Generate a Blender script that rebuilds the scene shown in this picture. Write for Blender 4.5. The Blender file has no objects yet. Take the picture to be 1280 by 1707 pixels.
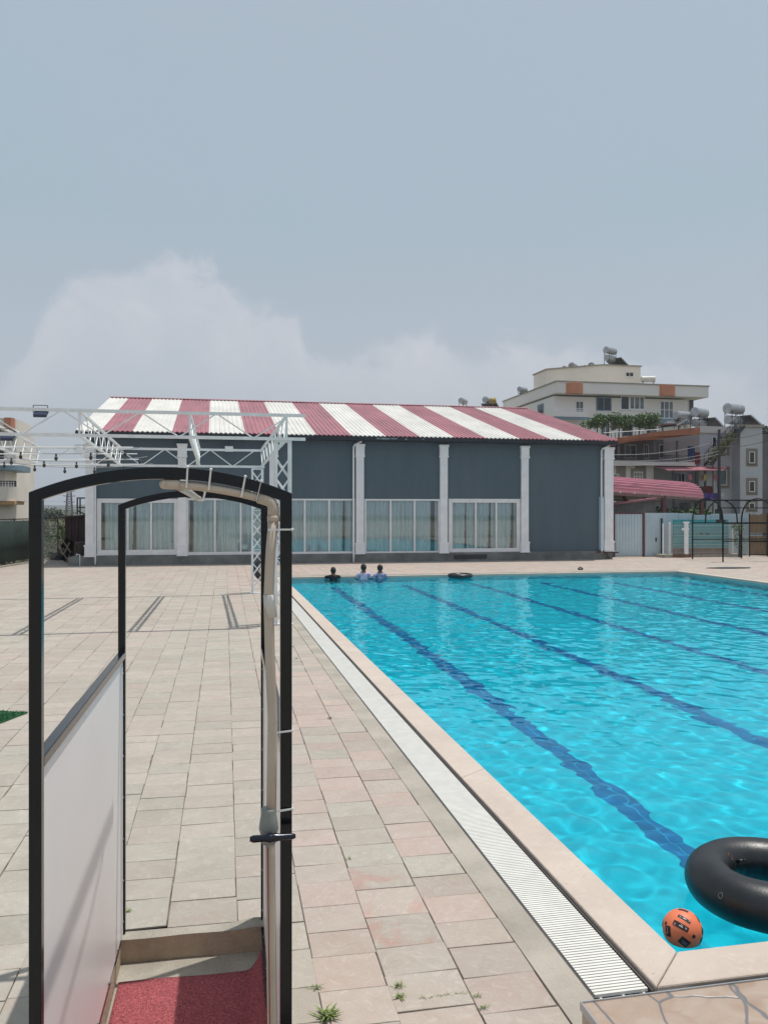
import bpy, bmesh, math, random
import numpy as np
from mathutils import Vector, Matrix, noise

sc = bpy.context.scene
COL = sc.collection
R = math.radians
rnd = random.Random(7)

# ------------------------------------------------------------------ camera
SN, CS, F, CX, CY, H = .2009, .9796, 1380.0, 640.0, 853.0, 2.25
cam = bpy.data.cameras.new('camera')
cam_o = bpy.data.objects.new('camera', cam)
COL.objects.link(cam_o)
cam_o.location = (0, 0, H)
cam_o.rotation_euler = (math.pi / 2, 0, -math.asin(SN))
cam.sensor_fit = 'VERTICAL'
cam.sensor_height = 36
cam.lens = 36 * F / 1707
cam.shift_y = -0.5 / 1707
cam.clip_start = .05
cam.clip_end = 9000
sc.camera = cam_o

# ------------------------------------------------------------------ light
SUN_DIR = Vector((-.262, -.105, -1)).normalized()
EL = math.asin(-SUN_DIR.z)
sl = bpy.data.lights.new('sun', 'SUN')
sl.energy = 3.1
sl.angle = R(.6)
sl.color = (1, .955, .89)
so = bpy.data.objects.new('sun', sl)
COL.objects.link(so)
so.rotation_euler = SUN_DIR.to_track_quat('-Z', 'Y').to_euler()
so.location = (0, 0, 30)
sl.cycles.is_caustics_light = True

sc.view_settings.view_transform = 'Standard'
sc.view_settings.look = 'None'
sc.view_settings.exposure = 0.10
sc.view_settings.gamma = 1

world = bpy.data.worlds.new('World')
sc.world = world
world.use_nodes = True
wn = world.node_tree
WN = lambda t: wn.nodes.new(t)
def wmath(op, a, b=None, c=None):
    n = WN('ShaderNodeMath'); n.operation = op
    for i, v in enumerate((a, b, c)):
        if v is None: continue
        if hasattr(v, 'is_linked') or hasattr(v, 'links'): wn.links.new(v, n.inputs[i])
        else: n.inputs[i].default_value = v
    return n.outputs[0]
def wmix(fac, a, b):
    n = WN('ShaderNodeMix'); n.data_type = 'RGBA'
    for i, v in ((0, fac), (6, a), (7, b)):
        if hasattr(v, 'links'): wn.links.new(v, n.inputs[i])
        elif isinstance(v, tuple): n.inputs[i].default_value = (*v, 1)
        else: n.inputs[i].default_value = v
    return n.outputs[2]
sky = WN('ShaderNodeTexSky')
sky.sky_type = 'NISHITA'
sky.sun_disc = False
sky.sun_elevation = EL
sky.sun_rotation = math.atan2(-SUN_DIR.x, -SUN_DIR.y)
sky.dust_density = 3
tc = WN('ShaderNodeTexCoord')
sep = WN('ShaderNodeSeparateXYZ'); wn.links.new(tc.outputs['Generated'], sep.inputs[0])
az = wmath('ARCTAN2', sep.outputs[0], sep.outputs[1])            # 0 = +Y, clockwise
el = wmath('ARCSINE', sep.outputs[2])
AZC = math.asin(SN)
def wnoise(scale, detail, rough, off, stretch=1.0, dist=0.0):
    mp = WN('ShaderNodeMapping'); wn.links.new(tc.outputs['Generated'], mp.inputs[0])
    mp.inputs['Location'].default_value = off
    mp.inputs['Scale'].default_value = (1, 1, stretch)
    n = WN('ShaderNodeTexNoise'); wn.links.new(mp.outputs[0], n.inputs[0])
    n.inputs['Scale'].default_value = scale; n.inputs['Detail'].default_value = detail
    n.inputs['Roughness'].default_value = rough; n.inputs['Distortion'].default_value = dist
    return n.outputs[0]
# outline of the cloud bank: its top elevation by azimuth
prof = [(0, 625), (35, 585), (75, 500), (100, 468), (160, 440), (205, 448), (290, 424), (350, 445), (375, 476), (440, 484),
        (490, 510), (515, 565), (560, 585), (640, 575), (730, 540), (770, 572), (900, 580), (1000, 590), (1150, 625), (1280, 640)]
A0, A1 = -.75, 1.15
cur = WN('ShaderNodeFloatCurve')
cm = cur.mapping.curves[0]
pts = []
for x, y in prof:
    a = AZC + math.atan((x - 640) / F)
    d = math.hypot(F, x - 640)
    e = math.atan((853 - y) / d)
    pts.append(((a - A0) / (A1 - A0), e / .5))
pts = [(0, .3)] + pts + [(1, .35)]
cm.points[0].location = pts[0]; cm.points[1].location = pts[-1]
for p in pts[1:-1]: cm.points.new(*p)
cur.mapping.update()
wn.links.new(wmath('DIVIDE', wmath('SUBTRACT', az, A0), A1 - A0), cur.inputs['Value'])
top = wmath('MULTIPLY', cur.outputs[0], .5)
n1 = wnoise(15, 10, .6, (3, 1, 2), 1.1, .3)
n2 = wnoise(7, 9, .62, (1, 7, 4), 1.4, .3)
edge = wmath('ADD', wmath('SUBTRACT', top, el), wmath('MULTIPLY', wmath('SUBTRACT', n1, .5), .13))
mask = WN('ShaderNodeMapRange'); mask.interpolation_type = 'SMOOTHSTEP'
wn.links.new(edge, mask.inputs[0])
mask.inputs[1].default_value = -.010; mask.inputs[2].default_value = .026
fade = WN('ShaderNodeMapRange'); wn.links.new(el, fade.inputs[0])
fade.inputs[1].default_value = .06; fade.inputs[2].default_value = .20; fade.inputs[3].default_value = .12
body = wmath('MULTIPLY', wmath('ADD', wmath('MULTIPLY', n2, 2.0), -.30), fade.outputs[0])
under = WN('ShaderNodeMapRange'); under.interpolation_type = 'SMOOTHSTEP'; wn.links.new(edge, under.inputs[0])
under.inputs[1].default_value = .03; under.inputs[2].default_value = .15; under.inputs[3].default_value = 1.0; under.inputs[4].default_value = .45
cloudf = wmath('MULTIPLY', wmath('MULTIPLY', mask.outputs[0], body), under.outputs[0])
cloudf = wmath('MINIMUM', cloudf, .95)
# clear air gradient over elevation
cr = WN('ShaderNodeValToRGB')
wn.links.new(wmath('DIVIDE', el, 1.5), cr.inputs[0])
cr.color_ramp.elements[0].position = 0; cr.color_ramp.elements[0].color = (.435, .475, .53, 1)
cr.color_ramp.elements[1].position = 1; cr.color_ramp.elements[1].color = (.40, .50, .62, 1)
for p, c in ((.10, (.455, .505, .56)), (.22, (.385, .48, .55)), (.38, (.40, .485, .56)), (.6, (.39, .475, .555))):
    q = cr.color_ramp.elements.new(p); q.color = (*c, 1)
n3 = wnoise(2.2, 4, .5, (5, 2, 8), 2.0)
veil = wmath('MULTIPLY', wmath('SUBTRACT', n3, .35), .55)
base = wmix(wmath('MAXIMUM', veil, 0.0), cr.outputs[0], (.43, .455, .52))
skyc = wmix(cloudf, base, (.625, .63, .665))
nish = WN('ShaderNodeVectorMath'); nish.operation = 'SCALE'; wn.links.new(sky.outputs[0], nish.inputs[0]); nish.inputs['Scale'].default_value = .10
fin = wmix(.88, nish.outputs[0], skyc)
# the world Background runs at .12, so the sky colour is handed over in the sky texture's own units
up = WN('ShaderNodeVectorMath'); up.operation = 'SCALE'; wn.links.new(fin, up.inputs[0]); up.inputs['Scale'].default_value = 1 / .12
bg = wn.nodes['Background']
wn.links.new(up.outputs[0], bg.inputs[0]); bg.inputs[1].default_value = .12

sc.cycles.max_bounces = 10
sc.cycles.transparent_max_bounces = 16
sc.cycles.sample_clamp_indirect = 6
sc.cycles.use_denoising = True

# ------------------------------------------------------------------ measuring helpers: photo pixel -> place
def G(x, y, z=0.0):
    Yc = F * (H - z) / (y - CY); Xc = Yc * (x - CX) / F
    return Vector((CS * Xc + SN * Yc, -SN * Xc + CS * Yc, z))
def V(x, y, v):
    t = (x - CX) / F; Yc = v / (CS - SN * t); Xc = Yc * t
    return Vector((CS * Xc + SN * Yc, v, H - (y - CY) * Yc / F))
def VU(x, y, u):
    t = (x - CX) / F; Yc = u / (CS * t + SN); Xc = Yc * t
    return Vector((u, -SN * Xc + CS * Yc, H - (y - CY) * Yc / F))

# ------------------------------------------------------------------ materials
def mat(name, col, rough=.7, var=.12, scale=4.0, bump=.0, bscale=40.0, metal=0.0, spec=.5, col2=None, detail=6, stretch=(1, 1, 1), coat=0.0):
    m = bpy.data.materials.new(name); m.use_nodes = True
    nt = m.node_tree; b = nt.nodes['Principled BSDF']
    tc = nt.nodes.new('ShaderNodeTexCoord'); mp = nt.nodes.new('ShaderNodeMapping')
    nt.links.new(tc.outputs['Object'], mp.inputs[0]); mp.inputs['Scale'].default_value = stretch
    n = nt.nodes.new('ShaderNodeTexNoise'); n.inputs['Scale'].default_value = scale; n.inputs['Detail'].default_value = detail
    n.inputs['Roughness'].default_value = .6
    nt.links.new(mp.outputs[0], n.inputs[0])
    mx = nt.nodes.new('ShaderNodeMix'); mx.data_type = 'RGBA'
    c2 = col2 or tuple(max(0, c * (1 - var * 2)) for c in col)
    c1 = col if col2 else tuple(min(1, c * (1 + var * .6)) for c in col)
    mr = nt.nodes.new('ShaderNodeMapRange'); nt.links.new(n.outputs[0], mr.inputs[0])
    mr.inputs[1].default_value = .3; mr.inputs[2].default_value = .7
    nt.links.new(mr.outputs[0], mx.inputs[0])
    mx.inputs[6].default_value = (*c2, 1); mx.inputs[7].default_value = (*c1, 1)
    nt.links.new(mx.outputs[2], b.inputs['Base Color'])
    b.inputs['Roughness'].default_value = rough; b.inputs['Metallic'].default_value = metal
    b.inputs['Specular IOR Level'].default_value = spec
    if coat: b.inputs['Coat Weight'].default_value = coat; b.inputs['Coat Roughness'].default_value = .08
    if bump:
        n2 = nt.nodes.new('ShaderNodeTexNoise'); n2.inputs['Scale'].default_value = bscale; n2.inputs['Detail'].default_value = 5
        nt.links.new(mp.outputs[0], n2.inputs[0])
        bp = nt.nodes.new('ShaderNodeBump'); bp.inputs['Strength'].default_value = bump; bp.inputs['Distance'].default_value = .02
        nt.links.new(n2.outputs[0], bp.inputs['Height']); nt.links.new(bp.outputs[0], b.inputs['Normal'])
    return m

M = {}
M['white_steel'] = mat('white_steel', (.86, .86, .85), .4, .08, 6)
M['black_steel'] = mat('black_steel', (.004, .007, .010), .16, .25, 9, spec=.38)
M['dark_steel'] = mat('dark_steel', (.03, .035, .045), .4, .2, 9)
M['maroon_steel'] = mat('maroon_steel', (.16, .05, .055), .5, .2, 5)
M['wall_gray'] = mat('wall_gray', (.082, .118, .146), .85, .10, 1.3, .25, 60, col2=(.104, .140, .166), stretch=(1, 1, .22), detail=9)
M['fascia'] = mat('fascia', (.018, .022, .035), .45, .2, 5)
M['plinth'] = mat('plinth', (.23, .235, .225), .9, .22, 1.6, .5, 25)
M['pilaster'] = mat('pilaster', (.90, .90, .91), .6, .05, 3)
M['frame_white'] = mat('frame_white', (.82, .82, .82), .35, .05, 3)
M['roof_red'] = mat('roof_red', (.40, .15, .175), .5, .14, 1.2, stretch=(1, .25, 1))
M['canopy_red'] = mat('canopy_red', (.46, .14, .19), .5, .10, .5)
M['roof_white'] = mat('roof_white', (.76, .735, .68), .5, .09, 1.2, stretch=(1, .25, 1))
M['pvc'] = mat('pvc', (.52, .44, .35), .35, .08, 5)
M['pvc_gray'] = mat('pvc_gray', (.24, .26, .24), .5, .08, 8)
M['coping'] = None
M['strip'] = mat('strip', (.43, .385, .325), .9, .14, 2.0, .5, 50)
M['grate'] = mat('grate', (.77, .75, .69), .45, .05, 8)
M['gutter'] = mat('gutter', (.10, .085, .08), .8, .2, 5)
M['concrete'] = mat('concrete', (.40, .37, .31), .9, .15, 5, .5, 60)
M['curb'] = mat('curb', (.52, .41, .30), .9, .16, 5, .5, 60)
M['panel'] = mat('panel', (.86, .84, .825), .35, .02, 2)
M['tie'] = mat('tie', (.75, .75, .73), .3, .03, 9)
M['chrome'] = mat('chrome', (.35, .38, .42), .15, .2, 20, metal=1)
M['rubber'] = mat('rubber', (.012, .014, .016), .38, .35, 6, .08, 90, spec=.6)
M['orange'] = mat('orange', (.86, .22, .10), .5, .08, 8, .1, 200)
M['print'] = mat('print', (.035, .02, .025), .6, .2, 20)
M['printl'] = mat('printl', (.35, .25, .25), .6, .1, 20)
M['skin'] = mat('skin', (.17, .09, .06), .6, .1, 8)
M['hair'] = mat('hair', (.006, .005, .006), .5, .2, 20)
M['shirt_black'] = mat('shirt_black', (.012, .012, .015), .8, .2, 9)
M['shirt_pink'] = mat('shirt_pink', (.90, .68, .74), .8, .1, 5, col2=(.50, .33, .55))
M['shirt_blue'] = mat('shirt_blue', (.62, .50, .62), .8, .1, 8, col2=(.06, .10, .26))
M['green_cloth'] = mat('green_cloth', (.028, .052, .045), .9, .2, 1.5)
M['rust'] = mat('rust', (.09, .055, .045), .8, .3, 6)
M['turf'] = mat('turf', (.03, .16, .06), .95, .3, 30, .8, 120)
M['apt'] = mat('apt', (.86, .81, .76), .85, .05, .25, col2=(.78, .74, .70))
M['apt_cream'] = mat('apt_cream', (.88, .79, .69), .85, .06, .25)
M['apt_orange'] = mat('apt_orange', (.62, .25, .14), .8, .08, .5)
M['apt_blue'] = mat('apt_blue', (.20, .29, .36), .7, .1, .5)
M['house_gray'] = mat('house_gray', (.53, .53, .56), .9, .08, .3)
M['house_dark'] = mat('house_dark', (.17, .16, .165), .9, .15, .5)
M['house_light'] = mat('house_light', (.68, .63, .60), .9, .08, .3)
M['surround'] = mat('surround', (.27, .225, .185), .9, .1, 1)
M['orange_soffit'] = mat('orange_soffit', (.44, .17, .09), .8, .2, .8)
M['window_dark'] = mat('window_dark', (.022, .027, .035), .12, .4, .8)
M['window_pale'] = mat('window_pale', (.17, .20, .21), .15, .3, .8)  # paler gray pane colour
M['tank'] = mat('tank', (.45, .46, .47), .35, .15, 3, metal=.5)
M['tank_white'] = mat('tank_white', (.6, .58, .53), .5, .1, 3)
M['solar'] = mat('solar', (.09, .075, .07), .2, .3, 2)
M['red_cloth'] = mat('red_cloth', (.20, .02, .03), .9, .2, 3)
M['blue_cloth'] = mat('blue_cloth', (.025, .05, .16), .9, .2, 3)
M['purple_cloth'] = mat('purple_cloth', (.13, .07, .30), .9, .2, 3)
M['yellow_cloth'] = mat('yellow_cloth', (.45, .32, .07), .9, .2, 3)
M['pink_cloth'] = mat('pink_cloth', (.5, .14, .18), .9, .2, 3)
M['teal'] = mat('teal', (.06, .36, .40), .5, .15, 1.5)
M['teal_light'] = mat('teal_light', (.16, .48, .52), .5, .15, 1.5)
M['brown_slab'] = mat('brown_slab', (.22, .12, .08), .9, .2, 2)
M['corr_blue'] = mat('corr_blue', (.56, .67, .73), .5, .08, .8)
M['bamboo'] = mat('bamboo', (.30, .21, .13), .85, .3, 3, stretch=(8, 8, .4), col2=(.15, .10, .06))
M['block_wall'] = mat('block_wall', (.15, .145, .14), .95, .2, 2, .4, 20)
M['canopy_under'] = mat('canopy_under', (.40, .36, .27), .8, .1, 2)
M['shed_red'] = mat('shed_red', (.055, .015, .02), .6, .2, 2)
M['leaf'] = mat('leaf', (.11, .21, .04), .6, .25, 2, col2=(.035, .08, .02))
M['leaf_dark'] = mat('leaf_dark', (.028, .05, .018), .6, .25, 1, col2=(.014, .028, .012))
M['leaf_dry'] = mat('leaf_dry', (.11, .12, .05), .8, .25, 1.2, col2=(.05, .062, .028))
M['weed'] = mat('weed', (.26, .31, .09), .7, .2, 30, col2=(.10, .16, .05))
M['bark'] = mat('bark', (.09, .07, .05), .9, .3, 8, .5, 30)
M['dry_bush'] = mat('dry_bush', (.10, .095, .10), .95, .3, 6)
M['terrain'] = mat('terrain', (.17, .155, .10), .95, .3, .06, col2=(.08, .09, .04), detail=9)
M['hill'] = mat('hill', (.085, .10, .06), .95, .3, .02, col2=(.045, .06, .032), detail=9)
M['wire'] = mat('wire', (.05, .05, .055), .6, .2, 9)
M['wire_pale'] = mat('wire_pale', (.32, .33, .34), .6, .1, 9)
M['wood_chair'] = mat('wood_chair', (.42, .32, .24), .8, .2, 6)
M['lamp_blue'] = mat('lamp_blue', (.03, .05, .11), .3, .3, 9)
M['lens'] = mat('lens', (.20, .24, .30), .1, .3, 9)
M['underlay'] = mat('underlay', (.30, .26, .21), .95, .3, 5, col2=(.03, .025, .02))
M['wmesh'] = mat('wmesh', (.60, .61, .58), .5, .05, 8)

def nodes_of(name):
    m = bpy.data.materials.new(name); m.use_nodes = True
    nt = m.node_tree; return m, nt, nt.nodes['Principled BSDF']
def N(nt, t, **kw):
    n = nt.nodes.new(t)
    for k, v in kw.items():
        if k in n.inputs: n.inputs[k].default_value = v
        else: setattr(n, k, v)
    return n

# natural stone pavers: the colour of each slab sits in its own attribute
def paver_mat():
    m, nt, b = nodes_of('paver_stone')
    L = nt.links.new
    at = N(nt, 'ShaderNodeAttribute', attribute_name='slab')
    sp = N(nt, 'ShaderNodeSeparateColor'); L(at.outputs[0], sp.inputs[0])
    tc = N(nt, 'ShaderNodeTexCoord')
    off = N(nt, 'ShaderNodeVectorMath', operation='MULTIPLY_ADD')
    L(at.outputs[0], off.inputs[0]); off.inputs[1].default_value = (37, 23, 11); L(tc.outputs['Object'], off.inputs[2])
    swirl = N(nt, 'ShaderNodeTexNoise', Scale=3.2, Detail=5, Roughness=.6, Distortion=1.6); L(off.outputs[0], swirl.inputs[0])
    vein = N(nt, 'ShaderNodeTexNoise', Scale=7, Detail=7, Roughness=.68, Distortion=3.2); L(off.outputs[0], vein.inputs[0])
    fine = N(nt, 'ShaderNodeTexNoise', Scale=120, Detail=3, Roughness=.7); L(tc.outputs['Object'], fine.inputs[0])
    dirt = N(nt, 'ShaderNodeTexNoise', Scale=.7, Detail=7, Roughness=.65); L(tc.outputs['Object'], dirt.inputs[0])
    def mix(f, a, bb):
        x = N(nt, 'ShaderNodeMix', data_type='RGBA')
        for i, v in ((0, f), (6, a), (7, bb)):
            if hasattr(v, 'links'): L(v, x.inputs[i])
            elif isinstance(v, tuple): x.inputs[i].default_value = (*v, 1)
            else: x.inputs[i].default_value = v
        return x.outputs[2]
    def rng(s, a, bb, c=0., d=1.):
        x = N(nt, 'ShaderNodeMapRange'); L(s, x.inputs[0])
        for i, v in enumerate((a, bb, c, d)): x.inputs[i + 1].default_value = v
        return x.outputs[0]
    a = mix(rng(swirl.outputs[0], .35, .65), (.385, .35, .293), (.43, .395, .34))       # grey green stone
    p = mix(rng(swirl.outputs[0], .35, .65), (.455, .345, .295), (.47, .38, .33))      # pinkish stone
    c = mix(sp.outputs[0], a, p)
    c = mix(rng(vein.outputs[0], .52, .64, 0, .50), c, (.54, .48, .41))
    # red paint worn into a few slabs
    rf = N(nt, 'ShaderNodeMath', operation='MULTIPLY')
    blot = N(nt, 'ShaderNodeTexNoise', Scale=2.1, Detail=6, Roughness=.65, Distortion=.4); L(off.outputs[0], blot.inputs[0])
    L(rng(blot.outputs[0], .50, .57), rf.inputs[0]); L(sp.outputs[2], rf.inputs[1])
    c = mix(rf.outputs[0], c, (.47, .20, .165))
    c = mix(rng(dirt.outputs[0], .45, .75, 0, .30), c, (.27, .235, .19))
    stain = N(nt, 'ShaderNodeTexNoise', Scale=2.6, Detail=8, Roughness=.75, Distortion=.8); L(tc.outputs['Object'], stain.inputs[0])
    c = mix(rng(stain.outputs[0], .56, .70, 0, .30), c, (.47, .33, .27))
    c = mix(rng(stain.outputs[0], .42, .30, 0, .35), c, (.25, .23, .18))
    v = N(nt, 'ShaderNodeHueSaturation'); L(c, v.inputs['Color'])
    vv = N(nt, 'ShaderNodeMath', operation='MULTIPLY_ADD'); L(sp.outputs[1], vv.inputs[0]); vv.inputs[1].default_value = .13; vv.inputs[2].default_value = .95
    L(vv.outputs[0], v.inputs['Value'])
    L(v.outputs[0], b.inputs['Base Color'])
    b.inputs['Roughness'].default_value = .82
    ad = N(nt, 'ShaderNodeMath', operation='MULTIPLY_ADD'); L(vein.outputs[0], ad.inputs[0]); ad.inputs[1].default_value = 1.0; L(fine.outputs[0], ad.inputs[2])
    bp = N(nt, 'ShaderNodeBump', Strength=.5, Distance=.012); L(ad.outputs[0], bp.inputs['Height']); L(bp.outputs[0], b.inputs['Normal'])
    return m
M['paver'] = paver_mat()

def crazy_mat():
    m, nt, b = nodes_of('crazy_paving')
    L = nt.links.new
    tc = N(nt, 'ShaderNodeTexCoord')
    d = N(nt, 'ShaderNodeTexNoise', Scale=5, Detail=2); L(tc.outputs['Object'], d.inputs[0])
    mx = N(nt, 'ShaderNodeMix', data_type='VECTOR'); mx.inputs[0].default_value = .07
    L(tc.outputs['Object'], mx.inputs[4]); L(d.outputs[1], mx.inputs[5])
    v = N(nt, 'ShaderNodeTexVoronoi', feature='DISTANCE_TO_EDGE', Scale=4.6); L(mx.outputs[1], v.inputs[0])
    c = N(nt, 'ShaderNodeTexVoronoi', Scale=4.6); L(mx.outputs[1], c.inputs[0])
    hs = N(nt, 'ShaderNodeSeparateColor'); L(c.outputs['Color'], hs.inputs[0])
    n = N(nt, 'ShaderNodeTexNoise', Scale=9, Detail=6, Distortion=1.2); L(tc.outputs['Object'], n.inputs[0])
    def mix(f, a, bb):
        x = N(nt, 'ShaderNodeMix', data_type='RGBA')
        for i, q in ((0, f), (6, a), (7, bb)):
            if hasattr(q, 'links'): L(q, x.inputs[i])
            elif isinstance(q, tuple): x.inputs[i].default_value = (*q, 1)
            else: x.inputs[i].default_value = q
        return x.outputs[2]
    s = mix(hs.outputs[0], (.34, .235, .17), (.40, .29, .22))
    r = N(nt, 'ShaderNodeMapRange'); L(n.outputs[0], r.inputs[0]); r.inputs[1].default_value = .35; r.inputs[2].default_value = .7
    s = mix(r.outputs[0], s, (.43, .34, .27))
    g = N(nt, 'ShaderNodeMapRange'); L(v.outputs['Distance'], g.inputs[0]); g.inputs[1].default_value = .010; g.inputs[2].default_value = .024
    s = mix(g.outputs[0], (.17, .165, .17), s)
    L(s, b.inputs['Base Color']); b.inputs['Roughness'].default_value = .38
    bp = N(nt, 'ShaderNodeBump', Strength=.4, Distance=.01); L(g.outputs[0], bp.inputs['Height']); L(bp.outputs[0], b.inputs['Normal'])
    return m
M['crazy'] = crazy_mat()

def coping_mat():
    m, nt, b = nodes_of('coping_stone'); L = nt.links.new
    tc = N(nt, 'ShaderNodeTexCoord')
    def noise_(sc_, d, dist=0.0, rough=.6):
        n = N(nt, 'ShaderNodeTexNoise', Scale=sc_, Detail=d, Distortion=dist, Roughness=rough); L(tc.outputs['Object'], n.inputs[0]); return n.outputs[0]
    def rng(s_, a, c, d=0., e=1.):
        x = N(nt, 'ShaderNodeMapRange'); L(s_, x.inputs[0])
        for i, v in enumerate((a, c, d, e)): x.inputs[i + 1].default_value = v
        return x.outputs[0]
    def mix(f, a, c):
        x = N(nt, 'ShaderNodeMix', data_type='RGBA')
        for i, v in ((0, f), (6, a), (7, c)):
            if hasattr(v, 'links'): L(v, x.inputs[i])
            else: x.inputs[i].default_value = (*v, 1)
        return x.outputs[2]
    c = mix(rng(noise_(2.2, 6), .3, .7), (.50, .415, .35), (.58, .49, .415))
    c = mix(rng(noise_(11, 8, 1.0), .52, .72, 0, .5), c, (.64, .57, .50))
    area = rng(noise_(1.7, 2), .45, .6)
    pit = N(nt, 'ShaderNodeMath', operation='MULTIPLY'); L(rng(noise_(38, 5, .6, .75), .60, .66), pit.inputs[0]); L(area, pit.inputs[1])
    c = mix(pit.outputs[0], c, (.33, .22, .19))
    L(c, b.inputs['Base Color']); b.inputs['Roughness'].default_value = .78
    bp = N(nt, 'ShaderNodeBump', Strength=.35, Distance=.01); L(noise_(60, 5), bp.inputs['Height']); L(bp.outputs[0], b.inputs['Normal'])
    return m
M['coping'] = coping_mat()

def pool_tile(name, c1, c2, grout, gs=.0):
    m, nt, b = nodes_of(name); L = nt.links.new
    tc = N(nt, 'ShaderNodeTexCoord')
    n = N(nt, 'ShaderNodeTexNoise', Scale=.8, Detail=5); L(tc.outputs['Object'], n.inputs[0])
    mx = N(nt, 'ShaderNodeMix', data_type='RGBA'); L(n.outputs[0], mx.inputs[0])
    mx.inputs[6].default_value = (*c1, 1); mx.inputs[7].default_value = (*c2, 1)
    out = mx.outputs[2]
    if gs:
        br = N(nt, 'ShaderNodeTexBrick', offset=0.0); L(tc.outputs['Object'], br.inputs[0])
        br.inputs['Scale'].default_value = 1; br.inputs['Mortar Size'].default_value = .006
        br.inputs['Brick Width'].default_value = gs; br.inputs['Row Height'].default_value = gs
        L(out, br.inputs['Color1']); L(out, br.inputs['Color2']); br.inputs['Mortar'].default_value = (*grout, 1)
        out = br.outputs[0]
    L(out, b.inputs['Base Color']); b.inputs['Roughness'].default_value = .5
    return m
M['pool'] = pool_tile('pool_mosaic', (.0, .55, .655), (.0, .59, .69), (.10, .56, .66), .0)
M['lane'] = pool_tile('lane_mosaic', (.0, .12, .32), (.0, .15, .37), (.03, .32, .55), .25)

def mat_red():
    m, nt, b = nodes_of('red_loop_mat'); L = nt.links.new
    tc = N(nt, 'ShaderNodeTexCoord')
    n = N(nt, 'ShaderNodeTexNoise', Scale=130, Detail=3, Roughness=.7, Distortion=1.5); L(tc.outputs['Object'], n.inputs[0])
    r = N(nt, 'ShaderNodeValToRGB'); L(n.outputs[0], r.inputs[0])
    r.color_ramp.elements[0].position = .40; r.color_ramp.elements[0].color = (.17, .025, .032, 1)
    r.color_ramp.elements[1].position = .60; r.color_ramp.elements[1].color = (.70, .17, .19, 1)
    L(r.outputs[0], b.inputs['Base Color']); b.inputs['Roughness'].default_value = .75
    bp = N(nt, 'ShaderNodeBump', Strength=1, Distance=.01); L(n.outputs[0], bp.inputs['Height']); L(bp.outputs[0], b.inputs['Normal'])
    return m
M['mat_red'] = mat_red()

def glass_mat(name, tint=(.80, .90, .90), ior=1.5):
    m = bpy.data.materials.new(name); m.use_nodes = True; nt = m.node_tree; nt.nodes.clear(); L = nt.links.new
    o = N(nt, 'ShaderNodeOutputMaterial'); t = N(nt, 'ShaderNodeBsdfTransparent'); g = N(nt, 'ShaderNodeBsdfGlossy')
    t.inputs[0].default_value = (*tint, 1); g.inputs['Roughness'].default_value = .02
    fr = N(nt, 'ShaderNodeFresnel', IOR=ior)
    a = N(nt, 'ShaderNodeMath', operation='MULTIPLY_ADD'); L(fr.outputs[0], a.inputs[0]); a.inputs[1].default_value = 1.1; a.inputs[2].default_value = .06
    tc = N(nt, 'ShaderNodeTexCoord'); n = N(nt, 'ShaderNodeTexNoise', Scale=.9, Detail=1); L(tc.outputs['Object'], n.inputs[0])
    bp = N(nt, 'ShaderNodeBump', Strength=.02, Distance=.05); L(n.outputs[0], bp.inputs['Height']); L(bp.outputs[0], g.inputs['Normal'])
    mx = N(nt, 'ShaderNodeMixShader'); L(a.outputs[0], mx.inputs[0]); L(t.outputs[0], mx.inputs[1]); L(g.outputs[0], mx.inputs[2]); L(mx.outputs[0], o.inputs[0])
    return m
M['glass'] = glass_mat('window_glass', (.95, 1, 1))

def curtain_mat():
    m, nt, b = nodes_of('sheer_curtain'); L = nt.links.new
    tc = N(nt, 'ShaderNodeTexCoord'); mp = N(nt, 'ShaderNodeMapping'); mp.inputs['Scale'].default_value = (1, 1, .08); L(tc.outputs['Object'], mp.inputs[0])
    n = N(nt, 'ShaderNodeTexNoise', Scale=7, Detail=6, Roughness=.7); L(mp.outputs[0], n.inputs[0])
    r = N(nt, 'ShaderNodeValToRGB'); L(n.outputs[0], r.inputs[0])
    r.color_ramp.elements[0].position = .3; r.color_ramp.elements[0].color = (.55, .66, .70, 1)
    r.color_ramp.elements[1].position = .7; r.color_ramp.elements[1].color = (.90, .95, .97, 1)
    L(r.outputs[0], b.inputs['Base Color']); b.inputs['Roughness'].default_value = .9
    return m
M['curtain'] = curtain_mat()

wm = bpy.data.materials.new('pool_water'); wm.use_nodes = True
nt = wm.node_tree; nt.nodes.clear()
o_ = N(nt, 'ShaderNodeOutputMaterial'); g_ = N(nt, 'ShaderNodeBsdfGlass', IOR=1.333, Roughness=0.0); g_.inputs['Color'].default_value = (.58, .97, 1, 1)
nt.links.new(g_.outputs[0], o_.inputs[0])
M['water'] = wm

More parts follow.
